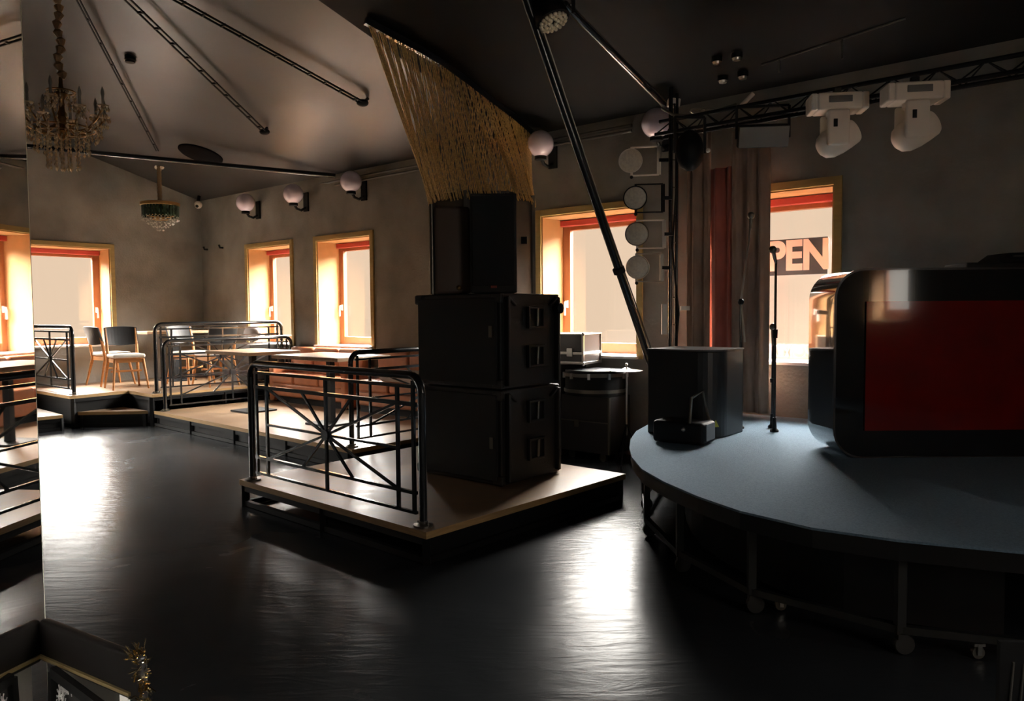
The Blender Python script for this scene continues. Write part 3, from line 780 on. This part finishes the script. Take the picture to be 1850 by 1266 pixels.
# booth
t = thing('stage_booth', 'glossy black rounded booth with a red front panel', 'booth', (2.22, 5.26, STG))
LB, DB, HB, RB = 2.2, .46, 1.30, .20
def rprof(L, H, R, k=8, ins=0.0):
    P = []
    for cx, cz, a0 in ((L-R, H-R, 0), (R, H-R, PI/2), (R, R, PI), (L-R, R, 1.5*PI)):
        for i in range(k+1):
            a = a0+PI/2*i/k; P.append((cx+(R-ins)*math.cos(a), cz+(R-ins)*math.sin(a)))
    return P
pr = rprof(LB, HB, RB)
mb = MB(); n = len(pr)
vs = [Vector((x, y, z)) for y in (.0, DB) for x, z in pr]
mb.add(vs, [(i, (i+1) % n, n+(i+1) % n, n+i) for i in range(n)], True); mb.add(vs, [tuple(range(n)), tuple(range(2*n-1, n-1, -1))])
obj('shell', mb, GLOSSBLK, t)
mb = MB(); 
for i in range(n): mb.bar((pr[i][0], -.004, pr[i][1]), (pr[(i+1) % n][0], -.004, pr[(i+1) % n][1]), .014)
obj('front_trim', mb, mat('dark_trim', (.05, .05, .05), .2, coat=1), t)
obj('red_panel', MB().box(((.21+2.0)/2, -.006, .625+.01), (1.79, .016, .89)), GLOSSRED, t, label='glossy dark red front panel')
tt = thing('dj_mixer', 'black mixing device with metal handle on top of the booth', 'mixer', (3.15, 5.45, STG+HB))
obj('body', MB().prism([(0, -.14), (1.2, -.14), (1.2, .14), (0, .14)], 0, .045), BLK, tt, bevel=.01)
obj('case_lid', MB().add([(.22, -.14, .045), (1.2, -.14, .045), (1.2, .14, .045), (.22, .14, .045), (.30, -.12, .11), (1.15, -.12, .13), (1.15, .12, .13), (.30, .12, .11)], [(0, 1, 5, 4), (1, 2, 6, 5), (2, 3, 7, 6), (3, 0, 4, 7), (4, 5, 6, 7)]), BLK, tt)
obj('handle', MB().tube([(.31, -.145, .085), (.45, -.15, .09), (1.1, -.15, .10)], .007, 8), CHROME, tt)

# stage monitor with curved side
mo = px_at(1272, 785, 6.45); 
t = thing('stage_monitor', 'black cabinet with curved grey lit side on the stage edge', 'speaker', W(5.95, -2.98, STG), WR)
mb = MB(); prof = [(-.30, -.30), (.12, -.30)] + [(.12+.20*math.sin(a), -.10-.20*math.cos(a)) for a in [PI/2*i/8 for i in range(1, 9)]] + [(.32, .22), (-.30, .22)]
obj('cabinet', mb.prism(prof, 0, .70), mat('satin_black', (.025, .025, .026), .35), t, bevel=.01)
obj('top_edge', MB().prism([(x*1.01, y*1.01) for x, y in prof], .70, .712), mat('worn_edge', (.10, .10, .10), .4), t)
obj('warning_sticker', MB().add([(.26, -.25, .09), (.30, -.20, .09), (.285, -.23, .15)], [(0, 1, 2)]), YELLOW, t)
t = thing('fog_machine', 'small black effect machine on carpet in front of the cabinet', 'machine', (1.34, 5.95, STG), math.radians(-35))
obj('body', MB().rbox((0, 0, .09), (.42, .26, .17), .03), BLK, t)
obj('front_plate', MB().box((.215, 0, .10), (.01, .18, .13)), mat('grey_front_plate', (.16, .16, .165), .4), t, bevel=.004)
obj('handle', MB().tube([(.1, -.13, .17), (.1, -.1, .36), (.12, .08, .40), (.16, .12, .17)], .012, 8), DCHROME, t)
obj('knob', MB().sphere((.05, -.135, .12), .018, 10, 6), CHROME, t)

# mic stands
def mic_stand(label, base, H, pts_boom, mic):
    t = thing('microphone_stand', label, 'microphone stand', base)
    obj('pole', MB().tube([(0, 0, .02), (0, 0, H)], .011, 8), BLKMET, t)
    obj('foot', MB().lathe([(.0001, 0), (.035, 0), (.035, .015), (.02, .03), (.015, .12)], 20), BLK, t)
    obj('clutch', MB().lathe([(.0001, H*.55), (.02, H*.55), (.022, H*.60), (.0001, H*.60)], 12), BLK, t)
    if pts_boom: obj('boom', MB().tube(pts_boom, .009, 8), CHROME, t); obj('swivel', MB().sphere(pts_boom[1], .028, 10, 8), BLK, t)
    a, b_ = Vector(mic[0]), Vector(mic[1])
    obj('microphone', MB().tube([a, b_], [.012, .018], 10).sphere(b_+(b_-a).normalized()*.02, .032, 12, 8), DCHROME, t)
    return t
mic_stand('thin straight microphone stand against the bright window', (2.21, 6.42, STG), 1.44, None, ((0, 0, 1.42), (-.04, -.05, 1.51)))
mic_stand('boom microphone stand in front of the curtains', (1.98, 6.62, STG), 1.10, [(0.03, -.02, .75), (0, 0, 1.10), (.085, .02, 1.75)], ((.085, .02, 1.73), (.088, .02, 1.82)))
o = mic_stand('low microphone stand, foam tipped, in front of the window sill', (2.27, 6.65, STG), .72, None, ((0, 0, .72), (0, 0, .86)))

# curtains
def curtain(label, s0, s1, n, z0, z1, m, folds, amp=.05, phase=0.0):
    mb = MB(); N_ = folds*10; vs = []; fs = []
    rows = 8
    for r in range(rows+1):
        z = z0+(z1-z0)*r/rows
        for i in range(N_+1):
            u = i/N_; y = amp*math.sin(2*PI*folds*u+phase)*(1-.35*r/rows) + .008*math.sin(2*PI*folds*2.3*u+r*.4)
            vs.append((s0+(s1-s0)*u, y, z))
    for r in range(rows):
        for i in range(N_): a = r*(N_+1)+i; fs.append((a, a+1, a+N_+2, a+N_+1))
    mb.add(vs, fs, True)
    o = obj('curtain', mb, m, None, W(n, 0, 0), (0, 0, WR), sharp=False)
    so = o.modifiers.new('thick', 'SOLIDIFY'); so.thickness = .006
    return o
o = curtain('', -3.66, -3.40, 7.08, .62, 3.35, CURT_BR, 2, .035); tag(o, 'brown grey curtain panel left of the red one', 'curtain', 'hanging curtains')
o = curtain('', -3.41, -3.12, 7.06, .62, 2.98, CURT_RD, 2, .035, 1); tag(o, 'red curtain panel hanging between the brown ones', 'curtain', 'hanging curtains')
o = curtain('', -3.17, -2.79, 7.02, .62, 3.30, CURT_BR, 3, .035, 2); tag(o, 'brown curtain panel partly covering the OPEN window', 'curtain', 'hanging curtains')

# OPEN sign on the pane of window 5
sg = thing('open_sign', 'dark OPEN sign with white letters stuck on the window', 'sign', W(7.3, 0, 0), WR)
ysg = .40
obj('dark_film', MB().box((-3.05, ysg, 2.125), (1.15, .004, .36)), SIGNDK, sg)
text_obj('letters', 'OPEN', .40, SIGNWH, sg, (-2.90, ysg-.006, 2.125), (PI/2, 0, 0), .002, .016, .86)
ps = thing('sill_lettering', 'pale lettered strip along the bottom of the OPEN window', 'sign', W(7.3, 0, 0), WR)
obj('strip', MB().box((-2.95, .30, 1.175), (1.15, .02, .13)), SILL, ps)
text_obj('letters', 'SUMMOS', .15, PALELET, ps, (-2.87, .288, 1.185), (PI/2, 0, 0), .002, .006, 1.0)

# ------------------------------------------------------------------ lamp tree, poles, trusses
base = Vector((1.46, 7.05, STG))
t = thing('lamp_tree', 'tall black ladder pole carrying four round lamps', 'lamp stand', base)
obj('pole', MB().tube([(0, 0, 0), (0, 0, 3.05)], .02, 10), BLKMET, t); obj('second_pole', MB().tube([(.06, .02, 0), (.06, .02, 3.0)], .016, 10), BLKMET, t)
for k in range(11): obj('rung', MB().bar((0, 0, .4+.25*k), (.06, .02, .4+.25*k), .012), DCHROME, t)
obj('cable', MB().tube([(.03, -.02, 2.9), (.05, -.03, 2.2), (.01, -.03, 1.6), (.07, -.03, 1.0), (.02, -.03, .3)], .009, 6), BLK, t)
obj('junction_box', MB().box((-.06, -.02, .95), (.05, .04, .28)), WHITE, t, bevel=.004)
obj('clamp_box', MB().box((.13, -.02, 1.05), (.08, .04, .04), Matrix.Rotation(0, 4, 'Z')), WHITE, t)
par0 = None
for i, (x, y) in enumerate(((1140, 291), (1148, 358), (1151, 423), (1151, 483))):
    p = px_at(x, y, 6.95); yaw = (-.35, -.25, -.2, .05)[i]
    lab = ['round lamp in pale yoke, topmost on the lamp tree', 'round lamp in dark yoke, second from the top of the lamp tree', 'round lamp in pale yoke, third down the lamp tree', 'round lamp, lowest on the lamp tree'][i]
    t = thing('par_lamp', lab, 'lamp', p, yaw, 'round lamps on the lamp tree')
    Mx = Matrix.Rotation(PI/2, 4, 'X')
    obj('housing', MB().lathe([(.0001, -.12), (.05, -.12), (.09, -.04), (.105, 0), (.108, .03), (.10, .03), (.10, .0), (.0001, .0)], 26, Mx), (WHITE, BLK, DCHROME, DCHROME)[i], t)
    obj('lens', MB().lathe([(.0001, .035), (.05, .032), (.098, .02), (.098, .0), (.0001, .0)], 26, Mx), LENS, t)
    mb = MB(); ym = (WHITE, BLK, WHITE, DCHROME)[i]
    mb.bar((.0, .03, .125), (.24, .06, .125), .02, .012); mb.bar((.0, .03, -.125), (.24, .06, -.125), .02, .012); mb.bar((.24, .06, -.125), (.24, .06, .125), .035, .012)
    mb.bar((0, .03, .10), (0, .03, .13), .02); mb.bar((0, .03, -.10), (0, .03, -.13), .02)
    yk = obj('yoke', mb, ym, t)
    obj('clamp', MB().bar((.24, .06, 0), (.32, .08, 0), .03), BLK, t)
    obj('knob', MB().sphere((.0, .02, -.14), .016, 8, 6), BLK, yk)

# leaning tubes from the overhead lamp
def tube_thing(name, label, cat, a, b_, r, extra=None):
    t = thing(name, label, cat, a); a, b_ = Vector(a), Vector(b_)
    d = b_-a
    obj('tube', MB().tube([(0, 0, 0), d], r, 12), BLKMET, t)
    if extra: obj('clamp', MB().tube([d*extra, d*(extra+.012)], r*1.5, 12), BLK, t)
    obj('thin_cable', MB().tube([Vector((r*1.5, 0, 0)), d*.5+Vector((r*1.1, 0, 0)), d+Vector((r*1.5, 0, 0))], .006, 6), DCHROME, t)
    return t
tube_thing('leaning_pole', 'long black pole slanting from ceiling down to the stage edge', 'pole', px_at(1196, 715, 7.12), px_at(944, -20, 5.9), .036, .35)
tube_thing('leaning_pole', 'black pole slanting from overhead lamp to the lamp tree top', 'pole', px_at(1203, 192, 7.3), px_at(1020, 8, 6.1), .032)
p = px_at(998, 36, 5.95)
t = thing('led_par_light', 'black spotlight with honeycomb of pale lenses at ceiling', 'lamp', p, 0)
RM = Matrix.Rotation(math.radians(-20), 4, 'Y') @ Matrix.Rotation(math.radians(-14), 4, 'X')
obj('housing', MB().lathe([(.0001, .26), (.07, .26), (.12, .18), (.135, .02), (.135, -.015), (.12, -.02), (.12, .0), (.0001, .0)], 28, RM), BLK, t)
mb = MB()
for R, c in ((.0, 0), (.035, 6), (.068, 12), (.10, 18)):
    for k in range(c): a = 2*PI*k/c; mb.sphere((R*math.cos(a), R*math.sin(a), -.022), .0165, 8, 5, M=RM)
obj('lens_cluster', mb, LEDLENS, t)
obj('yoke', MB().bar((-.16, 0, .05), (-.16, 0, .42), .03, .01).bar((.16, 0, .05), (.16, 0, .42), .03, .01).bar((-.16, 0, .42), (.16, 0, .42), .03, .01), BLK, t)
obj('clamp', MB().bar((0, 0, .42), (0, 0, .54), .04), BLK, t)

# overhead rig along the window wall
def rigs(n, s0, s1, z, label, zz=.13):
    t = thing('lighting_truss', label, 'truss', W(n, s0, z), WR); L_ = s1-s0
    for y, q in ((0, 0), (.16, 0), (.08, zz)): obj('chord', MB().tube([(0, y, q), (L_, y, q)], .018, 8), BLK, t)
    k = int(L_/.3)
    mb = MB()
    for i in range(k):
        x = L_*i/k; x2 = L_*(i+.5)/k; x3 = L_*(i+1)/k
        mb.tube([(x, 0, 0), (x2, .08, zz), (x3, 0, 0)], .007, 5).tube([(x, .16, 0), (x2, .08, zz), (x3, .16, 0)], .007, 5)
    obj('lacing', mb, BLK, t)
    for x in (L_-.3,): obj('hanger', MB().tube([(x, .08, zz), (x, .08, ceil_z(n)-z-.02)], .012, 6), BLK, t)
    return t
rigs(6.25, -3.55, 1.0, 3.20, 'dark lighting truss under the ceiling holding the white moving heads')
p0, = [W(6.35, -2.6, 3.6)]
t = thing('ceiling_rail', 'thin pale rail above the truss between the moving heads', 'rail', p0, WR)
obj('rail', MB().tube([(0, 0, .05), (1.1, 0, .16)], .010, 6), DCHROME, t)
for x in (.15, .65): obj('hanger', MB().bar((x, 0, .06+x*.1), (x, 0, -.04), .012), DCHROME, t)
# looped cable and small boxes on the rig's left end
mb = MB(); a = [px_at(x, y, 7.0) for x, y in ((1195, 195), (1215, 207), (1240, 209), (1270, 206), (1300, 198), (1330, 188))]
mb.tube(a, .012, 6); o = obj('loop_cable', mb, DCHROME); tag(o, 'thin hooped cable near the top of the lamp tree', 'cable')
p = px_at(1217, 186, 7.1)
o = obj('sensor_box', MB().rbox((0, 0, 0), (.11, .08, .075), .01), WHITE, None, p, (0, .12, 0)); tag(o, 'small white box beside the rightmost globe lamp', 'box')
p = px_at(1350, 180, 6.7)
o = obj('tube_fitting', MB().tube([(-.05, 0, -.05), (.05, 0, .05)], .02, 10), WHITE, None, p); tag(o, 'short pale slanted tube fitting above the floodlight', 'fitting')
mb = MB()
for k in range(2): mb.tube([Vector((.07*math.cos(a*PI/10)+.09*k, .02, .022*math.sin(a*PI/10))) for a in range(21)], .007, 5)
o = obj('coiled_cable', mb, DCHROME, None, px_at(1262, 199, 7.0)); tag(o, 'small coiled cable resting on the rig', 'cable')

def moving_head(label, p, rz, tilt):
    t = thing('moving_head_light', label, 'lamp', p, rz, 'white moving head lights')
    bs = obj('base', MB().rbox((0, 0, .0), (.33, .22, .13), .02), WHITE, t)
    for x in (.185, -.185): obj('side_handle', MB().box((x, 0, 0), (.05, .2, .13)), WHITE, bs, bevel=.012)
    obj('display', MB().box((0, -.113, .012), (.17, .006, .05)), FLOODG, bs, bevel=.003)
    obj('side_recess', MB().box((.212, 0, .0), (.006, .12, .06)), BLK, bs)
    obj('neck', MB().lathe([(.0001, -.10), (.08, -.10), (.08, -.06), (.0001, -.06)], 18), WHITE, t)
    for s in (-1, 1): obj('yoke_arm', MB().rbox((-.015, s*.108, -.20), (.165, .045, .27), .022), WHITE, t)
    obj('arm_slot', MB().rbox((-.04, -.132, -.17), (.03, .006, .06), .003), BLK, t)
    R_ = Matrix.Translation((0, 0, -.275)) @ Matrix.Rotation(tilt, 4, 'Y')
    hd = obj('head', MB().lathe([(.0001, -.15), (.05, -.145), (.085, -.12), (.108, -.07), (.112, 0), (.106, .07), (.095, .14), (.085, .155), (.07, .155), (.07, .145), (.0001, .145)], 28, R_), WHITE, t)
    obj('lens', MB().lathe([(.0001, .142), (.055, .142), (.055, .148), (.0001, .15)], 20, R_), BLK, hd)
    obj('hook_clamp', MB().box((0, 0, .09), (.05, .05, .06)), BLK, t)
    return t
moving_head('white moving head light, left one, above the OPEN window', px_at(1512, 188, 5.98), -.15, math.radians(62))
moving_head('white moving head light, right one, on the dark wall side', px_at(1652, 170, 5.62), -.15, math.radians(62))
p = px_at(1380, 247, 6.35)
t = thing('flood_light', 'grey rectangular floodlight tilted above the curtains', 'lamp', p, -.12)
Rf = Matrix.Rotation(math.radians(20), 4, 'X')
obj('housing', MB().box((0, .05, .0), (.40, .10, .18), Rf), BLK, t, bevel=.01); obj('front_glass', MB().box((0, -.005, 0), (.395, .012, .165), Rf), FLOODG, t, bevel=.003)
obj('yoke', MB().bar((-.21, .05, 0), (-.21, .05, .26), .02).bar((.21, .05, 0), (.21, .05, .26), .02).bar((-.21, .05, .26), (.21, .05, .26), .02), BLK, t)
p = px_at(1246, 272, 6.6)
t = thing('oval_spotlight', 'black oval spotlight hanging in front of the curtain top', 'lamp', p, .1)
obj('housing', MB().sphere((0, 0, 0), .12, 24, 16, (1, .9, 1.45)), BLK, t); obj('yoke', MB().bar((.13, 0, -.02), (.13, 0, .28), .02).bar((-.13, 0, -.02), (-.13, 0, .28), .02).bar((-.13, 0, .28), (.13, 0, .28), .02), BLK, t)
obj('knob', MB().sphere((.155, -.02, .0), .02, 10, 6), WHITE, t)
p = px_at(1200, 235, 6.95)

# ------------------------------------------------------------------ cases and drum beside the subwoofers
t = thing('equipment_trunk', 'black trunk on the floor behind the drum', 'case', W(7.0, -5.46, 0), WR)
obj('body', MB().box((0, 0, .51), (.9, .5, 1.0)), CASEBLK, t, bevel=.01); obj('edge_trim', MB().box((0, -.255, 1.0), (.9, .01, .02)).box((0, -.255, .5), (.9, .01, .02)), DCHROME, t)
fc = W(6.98, -5.10, 0)
t = thing('flight_case', 'black flight case with silver edges lying under the window', 'case', (fc.x, fc.y, 1.02), WR+.12)
obj('lower_shell', MB().box((0, 0, .06), (.66, .42, .10)), CASEBLK, t, bevel=.004); obj('lid', MB().box((0, 0, .235), (.66, .42, .19)), CASEBLK, t, bevel=.004)
mb = MB()
mb.box((0, 0, .122), (.675, .435, .028)); mb.box((0, 0, .015), (.675, .435, .028)); mb.box((0, 0, .33), (.675, .435, .014))
obj('edge_trim', mb, CHROME, t, bevel=.003)
for x in (-.33, .33):
    for y in (-.21, .21): obj('corner_trim', MB().bar((x, y, 0), (x, y, .335), .022), CHROME, t)
for x in (-.33, .33):
    for z in (.01, .33): obj('ball_corner', MB().sphere((x, -.21, z), .022, 10, 6), CHROME, t)
obj('latch', MB().box((.17, -.222, .13), (.07, .012, .09)), CHROME, t, bevel=.004); obj('latch', MB().box((-.17, -.222, .13), (.07, .012, .09)), CHROME, t, bevel=.004)
dr = px_at(1076, 700, 8.32)
t = thing('drum', 'black drum with two dull metal hoops next to the subwoofers', 'drum', (dr.x, dr.y, .70))
dsh = obj('shell', MB().lathe([(.0001, 0), (.33, 0), (.33, .27), (.0001, .27)], 32), BLK, t)
for z in (.05, .22): obj('hoop', MB().lathe([(.33, z-.018), (.345, z-.018), (.345, z+.018), (.33, z+.018)], 32), DCHROME, t)
obj('drum_head', MB().lathe([(.0001, .272), (.29, .272), (.29, .268), (.0001, .268)], 32), mat('dark_drum_head', (.04, .04, .05), .25), t)
for k in range(10):
    a = 2*PI*k/10; obj('lug', MB().box((0, 0, 0), (.025, .025, .06), Matrix.Translation((.345*math.cos(a), .345*math.sin(a), .21)) @ Matrix.Rotation(a, 4, 'Z')), CHROME, dsh)
t = thing('road_case', 'black wheeled case with latch under the drum', 'case', (dr.x, dr.y, 0), WR)
obj('body', MB().box((0, 0, .39), (.62, .42, .61)), CASEBLK, t, bevel=.008)
obj('seam', MB().box((0, -.212, .42), (.62, .006, .012)), DCHROME, t); obj('latch', MB().box((-.10, -.216, .39), (.06, .012, .08)), DCHROME, t, bevel=.004)
obj('edge_trim', MB().bar((.31, -.21, .09), (.31, -.21, .69), .02), DCHROME, t)
for x in (-.2, .2):
    for y in (-.15, .15): obj('wheel', MB().lathe([(.0001, -.015), (.045, -.015), (.045, .015), (.0001, .015)], 14, Matrix.Translation((x, y, .045)) @ Matrix.Rotation(PI/2, 4, 'X')), DCHROME, t)
cy = px_at(1132, 668, 7.95)
t = thing('cymbal_stand', 'thin stand with a flat cymbal beside the drum', 'cymbal', (cy.x, cy.y, 0))
zc_ = cy.z
obj('cymbal', MB().lathe([(.0001, zc_+.028), (.03, zc_+.02), (.05, zc_+.006), (.17, zc_-.006), (.17, zc_-.009), (.0001, zc_-.004)], 28), DCHROME, t)
obj('pole', MB().tube([(0, 0, .3), (0, 0, zc_+.06)], .010, 8), CHROME, t)
obj('wing_nut', MB().sphere((0, 0, zc_+.055), .016, 8, 6), CHROME, t)
for k in range(3): a = 2.1*k; obj('leg', MB().tube([(0, 0, .42), (.16*math.cos(a), .16*math.sin(a), .01)], .009, 6), BLK, t)

# ------------------------------------------------------------------ mirror column and counter at the left edge
E_D = 1.5
Epos = px_at(50, 600, E_D); AL = math.radians(-21.6)
back = Vector((-math.sin(AL), -math.cos(AL), 0)); side = Vector((-math.cos(AL), math.sin(AL), 0))
E2 = Vector((Epos.x, Epos.y, 0))
t = thing('mirror_column', 'mirror clad column cut by the left edge of the picture', 'column', E2)
poly = [(0, 0), tuple((back*.62)[:2]), tuple((back*.62+side*.5)[:2]), tuple((side*.5)[:2])]
obj('core', MB().prism(poly, 0, CZ), BLK, t)
nrm = -side
m0 = nrm*.004
obj('mirror_panel', MB().prism([tuple(m0[:2]), tuple((m0+back*.61)[:2]), tuple((nrm*.010+back*.61)[:2]), tuple((nrm*.010)[:2])][::-1],   .02, CZ-.02), MIRROR, t)
obj('edge_trim', MB().bar((nrm*.006) + Vector((0, 0, .02)), (nrm*.006)+Vector((0, 0, CZ-.02)), .007), mat('pale_glass_edge', (.75, .78, .66), .5), t)

ca = px_at(76, 1115, 1.47); cb = px_at(258, 1236, 1.30); cb.z = ca.z
d = Vector((cb.x-ca.x, cb.y-ca.y, 0)); rz = math.atan2(d.y, d.x); Lc = d.length; zt_ = ca.z
pn = Vector((d.y, -d.x, 0)).normalized()
def on_panel(x, y, off=0.0):               # point of the counter's front plane seen at a pixel, in counter coordinates
    v = px_dir(x, y); o0 = Vector((ca.x, ca.y, 0)) + pn*off; tt = (o0.x*pn.x+o0.y*pn.y)/(v.x*pn.x+v.y*pn.y); p = v*tt; p.z += EYE
    q = p - Vector((ca.x, ca.y, 0)); return Vector((q.dot(d)/Lc, -off, p.z))
t = thing('black_counter', 'black padded ledge with gold tinsel end at bottom left', 'counter', (ca.x, ca.y, 0), rz)
obj('ledge', MB().rbox((Lc/2+.004, .0, zt_-.042), (Lc, .02, .084), .008), mat('black_vinyl', (.012, .010, .010), .4, spec=.4), t)
obj('lower_molding', MB().bar((0.01, -.012, zt_-.070), (Lc-.02, -.012, zt_-.070), .006), mat('dull_gold_line', (.30, .22, .10), .4), t)
obj('side_panel', MB().box((Lc/2-.05, .03, (zt_-.07)/2), (Lc-.11, .02, zt_-.07)), mat('pale_grey_side', (.45, .43, .40), .6), t)
mb = MB()
for k in range(150):
    a = random.uniform(-1.7, 1.7); c = Vector((Lc-.012, 0, zt_-.045))
    st = c + Vector((.010*math.cos(a), random.uniform(-.012, .012), .040*math.sin(a)))
    e = st + Vector((random.uniform(.0, .022)*math.cos(a), random.uniform(-.02, .012), .016*math.sin(a)+random.uniform(-.012, .012)))
    mb.bar(st, e, random.uniform(.002, .006), .0006)
obj('tinsel', mb, TINSEL, t, kind='stuff')
t = thing('framed_picture', 'black frame with pink and white print leaning below the ledge', 'picture', (ca.x, ca.y, 0), rz)
f0, f1, f2 = on_panel(95, 1212, .03), on_panel(200, 1290, .03), on_panel(97, 1330, .03)
obj('frame', MB().bar(f0, f1, .012, .018).bar(f0, f2, .012, .012), BLK, t)
f3 = f1 + (f2-f0)
obj('backing', MB().add([f0+Vector((0, .008, 0)), f1+Vector((0, .008, 0)), f3+Vector((0, .008, 0)), f2+Vector((0, .008, 0))], [(0, 1, 2, 3)]), mat('dark_print_ground', (.02, .018, .018), .6), t)
mb = MB()
for k in range(60):
    q = on_panel(random.gauss(113, 5), 1243+abs(random.gauss(0, 16)), .028); mb.bar(q, q+Vector((random.uniform(-.003, .003), 0, random.uniform(.004, .012))), .0022, .0006)
obj('pink_flower', mb, PINK, t)

# ribbed flight of nosings at the lower right corner
pr_ = px_at(1852, 1250, 2.3)
t = thing('ribbed_grille', 'dark ribbed metal grille at the bottom right corner', 'grille', pr_, -.1)
obj('backing', MB().box((.10, .02, -.05), (.34, .02, .40)), BLK, t)
for k in range(9): obj('rib', MB().tube([(-.055+k*.03, 0, -.24), (-.03+k*.03, .01, .09-.006*k)], .004, 6), DCHROME, t)
for i, (x, y, dpt) in enumerate(((1410, 1100, 4.0), (1765, 1203, 3.42))):
    p = px_at(x, y, dpt); q = Vector((p.x, p.y, 0))
    t = thing('loose_caster', ('chrome caster on the dark floor under the stage, left one', 'chrome caster on the dark floor near the ribbed grille')[i], 'caster', q)
    obj('wheel', MB().lathe([(.0001, -.012), (.028, -.012), (.032, 0), (.028, .012), (.0001, .012)], 16, Matrix.Translation((0, 0, .032)) @ Matrix.Rotation(PI/2, 4, 'X')), DCHROME, t)
    obj('fork', MB().box((0, 0, .07), (.05, .04, .012)).box((0, .02, .05), (.02, .004, .05)).box((0, -.02, .05), (.02, .004, .05)), CHROME, t)

# daylight portals: sample the sky through the window openings
def portal(loc, rz, x0, x1, z0, z1, y):
    L_ = bpy.data.lights.new('portal', 'AREA'); L_.shape = 'RECTANGLE'; L_.size = x1-x0; L_.size_y = z1-z0
    L_.cycles.is_portal = True
    o = bpy.data.objects.new('portal', L_); COL.objects.link(o)
    M = Matrix.Translation(loc) @ Matrix.Rotation(rz, 4, 'Z') @ Matrix.Translation(((x0+x1)/2, y, (z0+z1)/2)) @ Matrix.Rotation(-PI/2, 4, 'X')
    o.matrix_world = M
for a, b_ in back_w: portal(back_loc, WR, a+.07, b_-.07, WZ0, WZ1, .53)
for a, b_ in lws: portal(LEFT0, LR, a+.07, b_-.07, LZ0, LZ1, .53)
portal(W(0, S_R, 0), WR-PI/2, -4.42, -3.98, 1.45, 2.2, .43)
portal(W(0, S_R, 0), WR-PI/2, -3.1, -1.5, 1.07, 2.8, .43)
